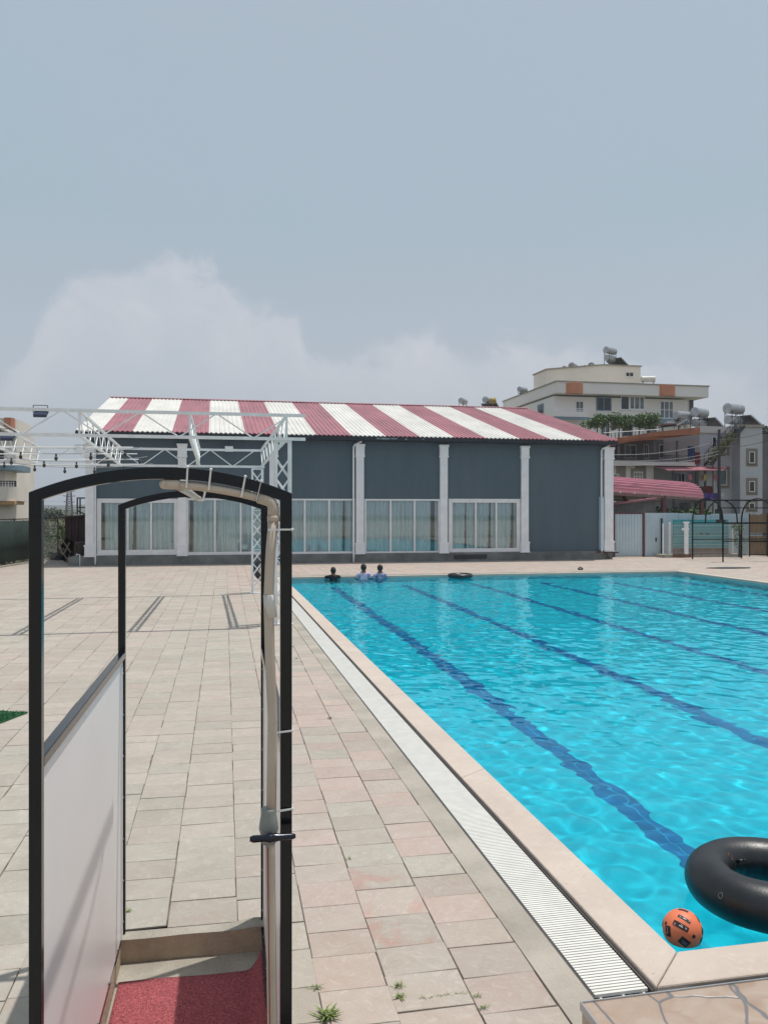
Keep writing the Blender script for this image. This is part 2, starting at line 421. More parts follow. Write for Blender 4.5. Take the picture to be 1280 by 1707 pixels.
# ------------------------------------------------------------------ mesh builder
class MB:
    def __init__(s): s.v = []; s.f = []; s.mi = []; s.k = 0
    def add(s, vs, fs):
        b = len(s.v); s.v += [tuple(p) for p in vs]; s.f += [tuple(i + b for i in f) for f in fs]; s.mi += [s.k] * len(fs); return s
    def box(s, a, b, ax=None):
        x0, y0, z0 = a; x1, y1, z1 = b
        return s.add([(x0, y0, z0), (x1, y0, z0), (x1, y1, z0), (x0, y1, z0), (x0, y0, z1), (x1, y0, z1), (x1, y1, z1), (x0, y1, z1)],
                     [(3, 2, 1, 0), (4, 5, 6, 7), (0, 1, 5, 4), (1, 2, 6, 5), (2, 3, 7, 6), (3, 0, 4, 7)])
    def bar(s, p, q, w, h=None, up=(0, 0, 1)):
        p = Vector(p); q = Vector(q); h = h or w
        d = (q - p).normalized(); up = Vector(up)
        if abs(d.dot(up)) > .98: up = Vector((0, 1, 0))
        r = d.cross(up).normalized(); u = r.cross(d).normalized()
        vs = []
        for c in (p, q):
            for a, b in ((-1, -1), (1, -1), (1, 1), (-1, 1)): vs.append(c + r * a * w / 2 + u * b * h / 2)
        return s.add(vs, [(0, 1, 2, 3), (7, 6, 5, 4), (0, 4, 5, 1), (1, 5, 6, 2), (2, 6, 7, 3), (3, 7, 4, 0)])
    def tube(s, pts, r, n=8, close=False, cap=True):
        pts = [Vector(p) for p in pts]; m = len(pts); rings = []
        up = Vector((.13, .21, 1)).normalized(); prev = None
        rr = r if isinstance(r, (list, tuple)) else [r] * m
        for i, p in enumerate(pts):
            if close: d = pts[(i + 1) % m] - pts[i - 1]
            else: d = pts[min(i + 1, m - 1)] - pts[max(i - 1, 0)]
            d.normalize()
            if prev is None:
                a = d.cross(up)
                if a.length < .1: a = d.cross(Vector((1, 0, 0)))
                a.normalize()
            else: a = (prev - d * prev.dot(d)).normalized()
            prev = a; b = d.cross(a)
            rings.append([p + (a * math.cos(t) + b * math.sin(t)) * rr[i] for t in [2 * math.pi * j / n for j in range(n)]])
        vs = [q for rg in rings for q in rg]; fs = []
        for i in range(m if close else m - 1):
            for j in range(n):
                k = (i + 1) % m
                fs.append((i * n + j, i * n + (j + 1) % n, k * n + (j + 1) % n, k * n + j))
        if cap and not close: fs.append(tuple(range(n))[::-1]); fs.append(tuple((m - 1) * n + j for j in range(n)))
        return s.add(vs, fs)
    def prism(s, poly, z0, z1):
        n = len(poly)
        return s.add([(x, y, z0) for x, y in poly] + [(x, y, z1) for x, y in poly],
                     [tuple(range(n))[::-1], tuple(range(n, 2 * n))] + [(i, (i + 1) % n, n + (i + 1) % n, n + i) for i in range(n)])
    def quad(s, a, b, c, d): return s.add([a, b, c, d], [(0, 1, 2, 3)])
    def sphere(s, c, r, n=16, m=10, sc_=(1, 1, 1)):
        vs = [(c[0], c[1], c[2] + r * sc_[2])]; fs = []
        for i in range(1, m):
            t = math.pi * i / m
            for j in range(n):
                p = 2 * math.pi * j / n
                vs.append((c[0] + r * sc_[0] * math.sin(t) * math.cos(p), c[1] + r * sc_[1] * math.sin(t) * math.sin(p), c[2] + r * sc_[2] * math.cos(t)))
        vs.append((c[0], c[1], c[2] - r * sc_[2]))
        for j in range(n): fs.append((0, 1 + j, 1 + (j + 1) % n))
        for i in range(m - 2):
            for j in range(n):
                a = 1 + i * n
                fs.append((a + j, a + n + j, a + n + (j + 1) % n, a + (j + 1) % n))
        e = len(vs) - 1; a = 1 + (m - 2) * n
        for j in range(n): fs.append((e, a + (j + 1) % n, a + j))
        return s.add(vs, fs)
    def leaves(s, c, rad, n, size, rg, clump=0.0, freq=1.0):
        c = Vector(c)
        k = 0; tries = 0
        while k < n and tries < n * 12:
            tries += 1
            p = Vector((rg.uniform(-1, 1), rg.uniform(-1, 1), rg.uniform(-1, 1)))
            if p.length > 1: continue
            q = Vector((p.x * rad[0], p.y * rad[1], p.z * rad[2]))
            if clump and noise.noise((c + q) * freq) < clump - .35 * (1 - p.length): continue
            d = Vector((rg.gauss(0, 1), rg.gauss(0, 1), rg.gauss(0, .7))).normalized()
            e = d.cross(Vector((rg.gauss(0, 1), rg.gauss(0, 1), rg.gauss(0, 1)))).normalized()
            l = size * rg.uniform(.6, 1.4); w = l * .5
            o = c + q
            s.add([o - d * l / 2, o + e * w / 2, o + d * l / 2, o - e * w / 2], [(0, 1, 2, 3)])
            k += 1
        return s
    def build(s, name, m, parent=None, smooth=False, origin=None):
        me = bpy.data.meshes.new(name)
        if parent is not None:
            o = root_of(parent)
        elif origin is not None: o = Vector(origin)
        else:
            a = np.array(s.v); o = Vector((float((a[:, 0].min() + a[:, 0].max()) / 2), float((a[:, 1].min() + a[:, 1].max()) / 2), float(a[:, 2].min())))
        a = np.array(s.v, dtype=float) - np.array(o)
        me.from_pydata(a.tolist(), [], s.f)
        for q in (m if isinstance(m, (list, tuple)) else [m]): me.materials.append(M[q] if isinstance(q, str) else q)
        if any(s.mi): me.polygons.foreach_set('material_index', s.mi)
        if smooth: me.polygons.foreach_set('use_smooth', [True] * len(me.polygons))
        me.update()
        ob = bpy.data.objects.new(name, me); COL.objects.link(ob)
        if parent is not None: ob.parent = parent
        else: ob.location = o
        return ob
ROOTS = {}
def root_of(o):
    while o.parent: o = o.parent
    return Vector(o.location)
def tag(o, label=None, cat=None, group=None, kind=None):
    if label: o['label'] = label
    if cat: o['category'] = cat
    if group: o['group'] = group
    if kind: o['kind'] = kind
    return o
def thing(name, label, cat, loc, group=None):
    o = bpy.data.objects.new(name, None); COL.objects.link(o); o.location = Vector(loc); o.empty_display_size = .2
    return tag(o, label, cat, group)
def struct(name, mb, m, **k): return tag(mb.build(name, m, **k), kind='structure')
def copy_tree(o, parent=None):
    c = o.copy(); COL.objects.link(c)
    if parent is not None: c.parent = parent
    for ch in [x for x in bpy.data.objects if x.parent == o]: copy_tree(ch, c)
    return c
def shade_auto(o, ang=40):
    me = o.data
    me.polygons.foreach_set('use_smooth', [True] * len(me.polygons))
    me.set_sharp_from_angle(angle=R(ang))

# ================================================================== SETTING
PU0, PU1, PV0, PV1 = 2.30, 17.05, 3.82, 28.3      # pool inside edges
WL = -.06                                          # water level
CW = .265                                          # coping width
GR = .31                                           # grate width

# --- terrain to the horizon
b = MB()
bp_ = [(-3000, -400), (4000, -400), (4000, 5000), (-3000, 5000)]
hole = (PU0 - .66, PV0 - .7, PU1 + .7, PV1 + .7)
x0, y0, x1, y1 = hole
for (ax, ay, bx, by) in ((-3000, -400, x0, 5000), (x1, -400, 4000, 5000), (x0, -400, x1, y0), (x0, y1, x1, 5000)):
    b.quad((ax, ay, -.08), (bx, ay, -.08), (bx, by, -.08), (ax, by, -.08))
struct('ground', b, 'terrain', origin=(0, 0, -.08))

# --- bedding under the slabs
b = MB()
DK0, DK1, DV0, DV1 = -8.6, 27.5, -2.0, 42.0
SH = (-.62, 1.4, .30, 4.66)                        # opening of the shower tray (u0,v0,u1,v1)
for (ax, ay, bx, by) in ((-8.4, DV0, SH[0], DV1), (SH[0], DV0, SH[2], SH[1]), (SH[0], SH[3], SH[2], DV1), (SH[2], DV0, x0, DV1), (x1, DV0, DK1, DV1), (x0, DV0, x1, y0), (x0, y1, x1, DV1)):
    b.quad((ax, ay, -.009), (bx, ay, -.009), (bx, by, -.009), (ax, by, -.009))
struct('paving_bed', b, 'underlay', origin=(0, 0, 0))

# --- stone slab paving: real slabs, each with its own stone
def build_paving():
    rg = random.Random(11)
    vs = []; fs = []; cols = []
    th = R(.75); ct, st = math.cos(th), math.sin(th)
    def W(a, c): return (a * ct + c * st, -a * st + c * ct)
    CWD = .356
    red_spots = [(1.02, 4.75), (.98, 4.30), (1.05, 4.95)]
    ci = 0
    edges = [1.487]
    while edges[-1] < 30: edges.append(edges[-1] + CWD * (1 + .05 * math.sin(len(edges) * 1.7)) + rg.uniform(-.012, .012))
    while edges[0] > -10: edges.insert(0, edges[0] - CWD * (1 + .05 * math.sin(len(edges) * 1.7)) + rg.uniform(-.012, .012))
    HOLES = [(PU0 - CW - GR - .185, PV0 - .9, PU1 + CW + .36, PV1 + CW + GR + .36), (SH[0] + .02, SH[1], SH[2] + .01, SH[3] - .04), (-5.9, 36.25, 18.5, 60), (1.9, -5, 40, PV0 - .9)]
    for a, a_next in zip(edges[:-1], edges[1:]):
        w = a_next - a
        c = -2 + rg.uniform(0, .35)
        while c < 43:
            l = rg.uniform(.24, .345)
            if rg.random() < .05: l *= 1.4
            cu, cv = W(a + w / 2, c + l / 2)
            rects = [(cu - w / 2, cv - l / 2, cu + w / 2, cv + l / 2)] if (-8.3 < cu < 27.2 and cv < 41.8) else []
            for hx0, hy0, hx1, hy1 in HOLES:
                nr = []
                for (rx0, ry0, rx1, ry1) in rects:
                    if rx1 <= hx0 or rx0 >= hx1 or ry1 <= hy0 or ry0 >= hy1: nr.append((rx0, ry0, rx1, ry1)); continue
                    if rx0 < hx0: nr.append((rx0, ry0, hx0, ry1))
                    if rx1 > hx1: nr.append((hx1, ry0, rx1, ry1))
                    mx0, mx1 = max(rx0, hx0), min(rx1, hx1)
                    if ry0 < hy0: nr.append((mx0, ry0, mx1, hy0))
                    if ry1 > hy1: nr.append((mx0, hy1, mx1, ry1))
                rects = nr
            pinkness = .18 + .5 * noise.noise((cu * .5, cv * .25, 3.3)) + (.30 if cu > .5 else 0.0) + (.25 if cv > 28 else 0)
            pink = min(1, max(0, pinkness + rg.gauss(0, .36 if cu > .4 else .14)))
            red = 0.0
            for (ru, rv) in red_spots:
                if abs(cu - ru) < .18 and abs(cv - rv) < .18: red = .38
            if rg.random() < .008 and cu > -1: red = .2
            val = rg.random(); dz = rg.uniform(-.0014, .0014) * (1.5 if cv > 20 else 1)
            lo = rg.random() < .38; g1 = .0015 + .0032 * rg.random() ** 2; g2 = .0008 + .001 * rg.random() if lo else .0036
            jx = rg.uniform(-.003, .003)
            if rg.random() < .05: g2 += .004
            if rg.random() < .04: g1 += .004
            for (rx0, ry0, rx1, ry1) in rects:
                if rx1 - rx0 < .05 or ry1 - ry0 < .03: continue
                ww, hh = (rx1 - rx0) / 2, (ry1 - ry0) / 2; mx, my = (rx0 + rx1) / 2, (ry0 + ry1) / 2
                j = [rg.uniform(-.006, .006) for _ in range(2)]
                q = [(-ww + g1, -hh + g2 + j[0]), (ww - g1, -hh + g2 + j[1]), (ww - g1, hh - g2 + j[1]), (-ww + g1, hh - g2 + j[0])]
                n0 = len(vs); e = .0022
                RW = lambda pa, pc: (mx + jx + pa * ct + pc * st, my - pa * st + pc * ct)
                for (pa, pc) in q: x, y = RW(pa, pc); vs.append((x, y, -.010))
                for (pa, pc) in q: x, y = RW(pa, pc); vs.append((x, y, -.002 + dz))
                for k, (pa, pc) in enumerate(q): x, y = RW(pa + (e if k in (0, 3) else -e), pc + (e if k < 2 else -e)); vs.append((x, y, dz))
                fs.append((n0 + 8, n0 + 9, n0 + 10, n0 + 11))
                for k in range(4):
                    k2 = (k + 1) % 4
                    fs.append((n0 + k, n0 + k2, n0 + 4 + k2, n0 + 4 + k)); fs.append((n0 + 4 + k, n0 + 4 + k2, n0 + 8 + k2, n0 + 8 + k))
                cols += [(pink, val, red, 1)] * 9
            c += l
    me = bpy.data.meshes.new('paving'); me.from_pydata(vs, [], fs)
    at = me.color_attributes.new('slab', 'FLOAT_COLOR', 'CORNER')
    arr = np.repeat(np.array(cols, dtype=np.float32), 4, axis=0).ravel()
    at.data.foreach_set('color', arr)
    me.materials.append(M['paver'])
    o = bpy.data.objects.new('paving', me); COL.objects.link(o); tag(o, kind='structure')
build_paving()
b = MB()
for (ax, ay, bx, by) in ((-90, -130, 90, -2.0),): b.quad((ax, ay, -.01), (bx, ay, -.01), (bx, by, -.01), (ax, by, -.01))
struct('unseen_rear_pavement', b, 'strip')  # unseen pale sheet added behind the camera for the hall windows to reflect

# --- concrete strip beside the drain
b = MB()
g0 = PU0 - CW - GR
b.box((g0 - .185, PV0 - .95, -.05), (g0 - .012, PV1 + CW + GR + .36, .004))
b.box((g0 - .012, PV1 + CW + GR + .012, -.05), (PU1 + CW + .36, PV1 + CW + GR + .36, .004))
b.box((PU1 + CW + .01, PV0 - CW, -.05), (PU1 + CW + .36, PV1 + CW + GR + .012, .004))
struct('concrete_strip', b, 'strip')

# --- overflow drain channel + slatted grating
def drain(u0, v0, u1, v1, along, label):
    t = thing('drain_grating', label, 'drain grating', ((u0 + u1) / 2, (v0 + v1) / 2, -.1), 'slatted drain gratings round the pool')
    c = MB(); c.box((u0 - .01, v0 - .01, -.12), (u1 + .01, v1 + .01, -.10))
    if along == 'v': c.box((u0 - .010, v0, -.10), (u0, v1, .001)); c.box((u1, v0, -.10), (u1 + .008, v1, .001))
    else: c.box((u0, v0 - .010, -.10), (u1, v0, .001)); c.box((u0, v1, -.10), (u1, v1 + .008, .001))
    c.build('channel', 'gutter', t)
    s = MB(); p = .0235; w = .0168
    if along == 'v':
        k = v0 + .02
        while k + w < v1: s.box((u0 + .008, k, -.012), (u1 - .012, k + w, .003)); k += p
        for uu in (u0 + .03, (u0 + u1) / 2, u1 - .04): s.box((uu, v0 + .005, -.03), (uu + .012, v1 - .005, -.0125))
    else:
        k = u0 + .02
        while k + w < u1: s.box((k, v0 + .008, -.012), (k + w, v1 - .012, .003)); k += p
        for vv in (v0 + .03, (v0 + v1) / 2, v1 - .04): s.box((u0 + .005, vv, -.03), (u1 - .005, vv + .012, -.0125))
    s.build('slats', 'grate', t)
drain(g0, PV0 - CW + .0, PU0 - CW - .022, PV1 + CW, 'v', 'white slatted drain grating running beside the left edge of the pool')
drain(PU0 - .1, PV0 - CW - GR, PU1, PV0 - CW - .022, 'u', 'white slatted drain grating behind the stone clad ledge at the near pool edge')

# --- coping with mitred corners
b = MB()
cz0, cz1 = -.09, .018
def cop(pin, pout):
    (a, c), (d, e) = pin; (f, g), (h, i) = pout
    b.add([(a, c, cz0), (d, e, cz0), (h, i, cz0), (f, g, cz0), (a, c, cz1), (d, e, cz1), (h, i, cz1), (f, g, cz1)],
          [(0, 1, 2, 3), (7, 6, 5, 4), (4, 5, 1, 0), (5, 6, 2, 1), (6, 7, 3, 2), (7, 4, 0, 3)])
e = .0025
n_ = 10
rg = random.Random(4)
def side(p0, p1, o0, o1, n, n0=0):
    for k in range(n):
        t0, t1 = k / n, (k + 1) / n
        L_ = (Vector(p1) - Vector(p0)).length
        dt = e / L_
        t0 += dt; t1 -= dt
        P_ = lambda t: tuple(Vector(p0).lerp(Vector(p1), t)); O_ = lambda t: tuple(Vector(o0).lerp(Vector(o1), t))
        cop((P_(t0), P_(t1)), (O_(t0), O_(t1)))
i0, i1, i2, i3 = (PU0, PV0), (PU1, PV0), (PU1, PV1), (PU0, PV1)
o0, o1, o2, o3 = (PU0 - CW, PV0 - CW), (PU1 + CW, PV0 - CW), (PU1 + CW, PV1 + CW), (PU0 - CW, PV1 + CW)
side(i0, i3, o0, o3, 8); side(i3, i2, o3, o2, 6); side(i2, i1, o2, o1, 8); side(i1, i0, o1, o0, 5)
cop_o = struct('pool_coping', b, 'coping')
bv = cop_o.modifiers.new('round', 'BEVEL'); bv.width = .008; bv.segments = 2

# --- basin
D = -1.36
b = MB()
b.quad((PU0, PV0, D), (PU1, PV0, D), (PU1, PV1, D), (PU0, PV1, D))
fl = struct('pool_floor', b, 'pool')
b = MB()
for a, c in ((i0, i1), (i1, i2), (i2, i3), (i3, i0)): b.quad((*c, D), (*a, D), (*a, -.091), (*c, -.091))
wl = struct('pool_wall', b, 'pool')
b = MB()
for k in range(6):
    u = 3.78 + 2.41 * k
    b.quad((u - .125, PV0 + .002, D + .004), (u + .125, PV0 + .002, D + .004), (u + .125, PV1 - 1.4, D + .004), (u - .125, PV1 - 1.4, D + .004))
    b.quad((u - .125, PV0 + .004, D + .004), (u - .125, PV0 + .004, -.10), (u + .125, PV0 + .004, -.10), (u + .125, PV0 + .004, D + .004))
ll = struct('pool_lane_lines', b, 'lane')
for o in (fl, wl, ll): o.cycles.is_caustics_receiver = True

# --- water surface
def build_water():
    rngw = np.random.default_rng(5)
    st = .036
    nx, ny = int((PU1 - PU0) / st), int((PV1 - PV0) / st)
    X, Y = np.meshgrid(np.linspace(PU0, PU1, nx), np.linspace(PV0, PV1, ny))
    Z = np.zeros_like(X)
    for i in range(80):
        L_ = math.exp(rngw.uniform(math.log(.16), math.log(1.3))); k = 2 * math.pi / L_; th = rngw.normal(1.2, 1.0)
        ph = rngw.uniform(0, 6.28)
        wx = X * math.cos(th) + Y * math.sin(th) + .12 * np.sin(X * 1.3 + i) + .12 * np.sin(Y * 1.1 + 2 * i)
        Z += .00078 * L_ ** .5 * np.sin(k * wx + ph)
    amp = 1 + .25 * np.sin(X * .6 + 1) * np.sin(Y * .35)
    amp *= .8 + .45 * np.clip((Y - 6) / 18, 0, 1)
    Z = Z * amp + WL
    v = np.stack([X, Y, Z], -1).reshape(-1, 3)
    me = bpy.data.meshes.new('pool_water')
    idx = np.arange(nx * ny).reshape(ny, nx)
    q = np.stack([idx[:-1, :-1], idx[:-1, 1:], idx[1:, 1:], idx[1:, :-1]], -1).reshape(-1, 4)
    me.vertices.add(len(v)); me.vertices.foreach_set('co', v.astype(np.float32).ravel())
    me.loops.add(q.size); me.loops.foreach_set('vertex_index', q.astype(np.int32).ravel())
    me.polygons.add(len(q)); me.polygons.foreach_set('loop_start', np.arange(0, q.size, 4, dtype=np.int32))
    me.polygons.foreach_set('use_smooth', np.ones(len(q), dtype=bool))
    me.update(calc_edges=True); me.validate()
    me.materials.append(M['water'])
    o = bpy.data.objects.new('pool_water', me); COL.objects.link(o); tag(o, kind='structure')
    o.cycles.is_caustics_caster = True
build_water()

# --- low kerb and verge by the left fence
b = MB()
fa, fb = G(0, 946), G(97, 930.5)
dirf = (fb - fa).normalized()
p0 = fa - dirf * 30; p1 = fb + dirf * 3
b.bar(p0 + Vector((.08, 0, .02)), p1 + Vector((.08, 0, .02)), .14, .10)
struct('kerb', b, 'concrete')

# --- hills
def hills():
    b = MB(); rg = random.Random(3)
    def ridge(dist, px0, px1, ys, thick):
        n = 90; top = []
        for i in range(n + 1):
            x = px0 + (px1 - px0) * i / n
            az_ = math.atan((x - CX) / F) + AZC
            hh = (CY - ys(x)) * dist / F + H
            top.append((az_, hh))
        rows = [(dist - thick, lambda h: -1), (dist - thick * .5, lambda h: h * .62), (dist, lambda h: h), (dist + thick * .6, lambda h: h * .6), (dist + thick, lambda h: -1)]
        vs = []; fs = []
        for r, (d, fn) in enumerate(rows):
            for j, (a, h) in enumerate(top):
                jj = noise.noise((a * 60, d * .01, r * 1.7)) * thick * .12
                vs.append(((d + jj) * math.sin(a), (d + jj) * math.cos(a), fn(h) + (noise.noise((a * 160, r, 2)) * h * .08 if r in (1, 2, 3) else 0)))
        for r in range(4):
            for j in range(n): o = r * (n + 1) + j; fs.append((o, o + 1, o + n + 2, o + n + 1))
        b.add(vs, fs)
    ridge(1500, -900, 500, lambda x: 845.5 - 4 * math.sin((x + 60) * .012) - 1.5 * math.sin(x * .05), 380)
    ridge(800, -900, 420, lambda x: 849.0 - 2 * math.sin(x * .021 + 1), 160)
    struct('hills', b, 'hill', smooth=True, origin=(0, 0, 0))
hills()

# ================================================================== HALL
FV = 36.3                       # facade plane
EV, EZ = 35.78, 5.585           # eave
RV, RZ = 47.4, 8.5              # ridge
HU0, HU1 = -5.57, 18.53
hall = thing('pool_hall', 'long dark gray hall with a red and white striped metal roof behind the pool', 'building', ((HU0 + HU1) / 2, 42, 0))
WU0, WU1 = -5.2, 18.35
b = MB(); BACK = 2 * RV - FV
wins = [(-4.79, -1.48, 2.80, .47, 1), (-1.14, 2.30, 2.82, .45, 0), (2.74, 6.12, 2.82, .42, 0), (6.56, 10.02, 2.82, .40, 0), (10.44, 13.87, 2.84, .40, 1)]
# front wall with real openings: columns of wall between windows, wall above, sill below
us = [WU0] + [x for w in wins for x in w[:2]] + [WU1]
for k in range(0, len(us), 2): b.box((us[k], FV, .40), (us[k + 1], FV + .22, 5.42))
for (a, c, zt, zb, _) in wins: b.box((a, FV, zt), (c, FV + .22, 5.42)); b.box((a, FV, .40), (c, FV + .22, zb))
b.box((WU0, FV + .22, .40), (WU0 + .22, BACK, 5.42)); b.box((WU1 - .22, FV + .22, .40), (WU1, BACK, 5.42)); b.box((WU0, BACK, .40), (WU1, BACK + .2, 5.42))
for uu in (WU0 + .11, WU1 - .11):
    b.add([(uu - .1, FV + .1, 5.42), (uu - .1, BACK, 5.42), (uu - .1, RV, RZ - .25), (uu + .1, FV + .1, 5.42), (uu + .1, BACK, 5.42), (uu + .1, RV, RZ - .25)],
          [(0, 2, 1), (3, 4, 5), (0, 3, 5, 2), (2, 5, 4, 1)])
b.build('wall', 'wall_gray', hall)
b = MB(); b.box((WU0 - .06, FV - .10, -.05), (WU1 + .10, FV + .22, .40)); b.box((WU0 - .7, FV - .14, -.05), (WU0 - .063, FV + 2.2, .36))
b.build('plinth', 'plinth', hall)
b = MB(); b.box((WU0 + .23, FV + 1.6, .02), (WU1 - .23, FV + 1.7, 5.3)); b.box((WU0 + .23, FV + .24, .36), (WU1 - .23, FV + 1.6, .40))
b.build('interior', 'house_dark', hall)
# roof: corrugated sheets, every coloured band is a part
bounds = [HU0, -4.58, -3.30, -1.72, -.21, 1.30, 2.76, 4.33, 5.86, 7.42, 8.96, 10.53, 12.03, 13.64, 15.09, 16.79, HU1]
PITCH = .2
def corr_z(u):
    f = (u / PITCH) % 1
    return .032 if .30 < f < .62 else (.032 * (f - .18) / .12 if .18 < f <= .30 else (.032 * (.74 - f) / .12 if .62 <= f < .74 else 0))
for sgn in (1, -1):
    for k in range(16):
        a, c = bounds[k], bounds[k + 1]
        uu = [a]; x = math.floor(a / PITCH) * PITCH
        while x < c + PITCH:
            for q in (.18, .30, .62, .74):
                y = x + q * PITCH
                if a + .004 < y < c - .004: uu.append(y)
            x += PITCH
        uu.append(c)
        s = MB(); vs = []; fs = []
        ve = EV if sgn == 1 else 2 * RV - EV
        rows = ((ve, EZ), (RV, RZ))
        for (vv, zz) in rows:
            for u in uu: vs.append((u, vv, zz + corr_z(u)))
        for (vv, zz) in rows:
            for u in uu: vs.append((u, vv, zz + corr_z(u) - .03))
        n = len(uu)
        for i in range(n - 1):
            fs.append((i, i + 1, n + i + 1, n + i) if sgn == 1 else (i + 1, i, n + i, n + i + 1))
            fs.append((2 * n + i + 1, 2 * n + i, 3 * n + i, 3 * n + i + 1))
            fs.append((i + 1, i, 2 * n + i, 2 * n + i + 1))
        s.add(vs, fs)
        s.build('roof_sheet', 'roof_white' if k % 2 == 0 else 'roof_red', hall)
b = MB()
b.add([(HU0 - .02, RV - .28, RZ - .01), (HU1 + .02, RV - .28, RZ - .01), (HU1 + .02, RV, RZ + .065), (HU0 - .02, RV, RZ + .065), (HU0 - .02, RV + .28, RZ - .01), (HU1 + .02, RV + .28, RZ - .01)],
      [(0, 1, 2, 3), (3, 2, 5, 4)])
b.build('ridge_cap', 'roof_red', hall)
b = MB()
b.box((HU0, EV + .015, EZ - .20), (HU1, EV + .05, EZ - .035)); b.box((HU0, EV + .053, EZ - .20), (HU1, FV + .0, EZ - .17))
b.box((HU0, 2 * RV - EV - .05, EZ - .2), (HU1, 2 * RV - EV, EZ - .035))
for uu in (HU0 + .02, HU1 - .05):
    for sg in (0, 1):
        pa = Vector((uu, EV + .05 if sg == 0 else 2 * RV - EV - .05, EZ - .10)); pb = Vector((uu, RV, RZ - .11)); b.bar(pa, pb, .03, .14)
b.build('fascia', 'fascia', hall)
peel = mat('peel', (.25, .33, .36), .8, .2, 9)
for (a, c) in ((7.0, 7.18), (7.22, 7.6), (7.65, 7.95), (8.3, 8.38), (9.1, 9.15)): b = MB(); b.box((a, EV + .008, EZ - .15 + rnd.uniform(0, .03)), (c, EV + .0145, EZ - .075)); b.build('peeled_patch', peel, hall)
# pilasters
for i, uc in enumerate((-5.06, -1.32, 2.53, 6.34, 10.19, 14.07, 18.26)):
    w = .175 if i < 6 else .22; zt = (5.08, 5.14, 5.2, 5.25, 5.28, 5.29, 5.29)[i]
    b = MB(); v0 = FV - .12
    b.box((uc - w, v0, .40), (uc + w, FV - .001, zt - .55))
    for k in range(4): x = uc - w + (2 * w) * (k + .5) / 4; b.box((x - .028, v0 - .018, .95), (x + .028, v0 - .001, zt - .60))
    b.build('pilaster', 'pilaster', hall)
    c = MB(); c.box((uc - w - .02, v0 - .04, zt - .50), (uc + w + .02, FV - .003, zt - .10)); c.box((uc - w - .045, v0 - .075, zt - .10), (uc + w + .045, FV - .004, zt)); c.box((uc - w - .04, v0 - .06, zt - .57), (uc + w + .04, FV - .005, zt - .50))
    c.build('pilaster_capital', 'pilaster', hall)
    c = MB(); c.box((uc - w - .03, v0 - .035, .402), (uc + w + .03, FV - .006, .80)); c.box((uc - w - .055, v0 - .06, .80), (uc + w + .055, FV - .007, .86)); c.box((uc - w - .06, v0 - .065, .365), (uc + w + .06, FV - .101, .401))
    c.build('pilaster_base', 'pilaster', hall)
# windows
rgw = random.Random(21)
for wi, (a, c, zt, zb, thick) in enumerate(wins):
    w = MB(); fw = .075; y0_, y1_ = FV - .03, FV + .06
    w.box((a, y0_, zb), (a + fw, y1_, zt)); w.box((c - fw, y0_, zb), (c, y1_, zt)); w.box((a + fw, y0_, zt - fw), (c - fw, y1_, zt)); w.box((a + fw, y0_, zb), (c - fw, y1_, zb + fw))
    ia, ic, izb, izt = a + fw, c - fw, zb + fw, zt - fw
    if thick:
        t = .10
        w.box((ia, y0_ + .012, izb), (ia + t, y1_, izt)); w.box((ic - t, y0_ + .012, izb), (ic, y1_, izt)); w.box((ia + t, y0_ + .012, izt - t), (ic - t, y1_, izt)); w.box((ia + t, y0_ + .012, izb), (ic - t, y1_, izb + t))
        ia += t; ic -= t; izb += t; izt -= t
    mull = [ia + (ic - ia) * q for q in ((.36, .68) if thick else (.335, .668))]
    for m_ in mull: w.box((m_ - .04, y0_ + .006, izb), (m_ + .04, y1_, izt))
    w.box((a - .02, FV - .075, zb - .05), (c + .02, FV - .001, zb - .002))
    win = w.build('window', 'frame_white', hall)
    ed = [ia] + mull + [ic]
    for k in range(3):
        l = ed[k] + (.04 if k else 0); r = ed[k + 1] - (.04 if k < 2 else 0)
        g = MB(); g.box((l, FV + .02, izb), (r, FV + .028, izt)); g.build('pane', 'glass', win)
    # curtain: one hanging cloth per window, gathered, gaps where the room shows
    cu = MB(); n = 230; vs = []; fs = []
    for j, z in enumerate([zb + .02, zb + .4, zb + 1.0, zb + 1.7, zt - .02]):
        for i in range(n + 1):
            x = a + .04 + (c - a - .08) * i / n
            ph = noise.noise((x * 1.1, wi * 5, 0)) * 11
            y = FV + .15 + .04 * math.sin(x * (15 + 4 * (wi % 3)) + ph + .25 * math.sin(z * 2)) + .05 * noise.noise((x * 2.5, z * .7, wi)) + .03 * math.sin(x * 47 + ph)
            vs.append((x, y, z))
    gaps = {0: [(-4.72, -4.50), (-3.32, -3.2)], 4: [(11.28, 11.33), (12.42, 12.5), (13.5, 13.6)], 3: [(9.66, 9.80)], 1: [(-.98, -.88)], 2: [(5.62, 5.7)]}.get(wi, [])
    for j in range(4):
        for i in range(n):
            x = a + .04 + (c - a - .08) * (i + .5) / n
            if any(p - .06 * (4 - j) / 4 < x < q for p, q in gaps): continue
            o = j * (n + 1) + i; fs.append((o, o + 1, o + n + 2, o + n + 1))
    cu.add(vs, fs); cu.build('curtain', 'curtain', hall, smooth=True)
# plinth vent grille
b = MB(); va, vb = V(756, 933, FV - .1), V(811, 927.5, FV - .1)
b.box((va.x, FV - .125, .10), (vb.x, FV - .1005, .30)); b.build('plinth_vent', 'dark_steel', hall)
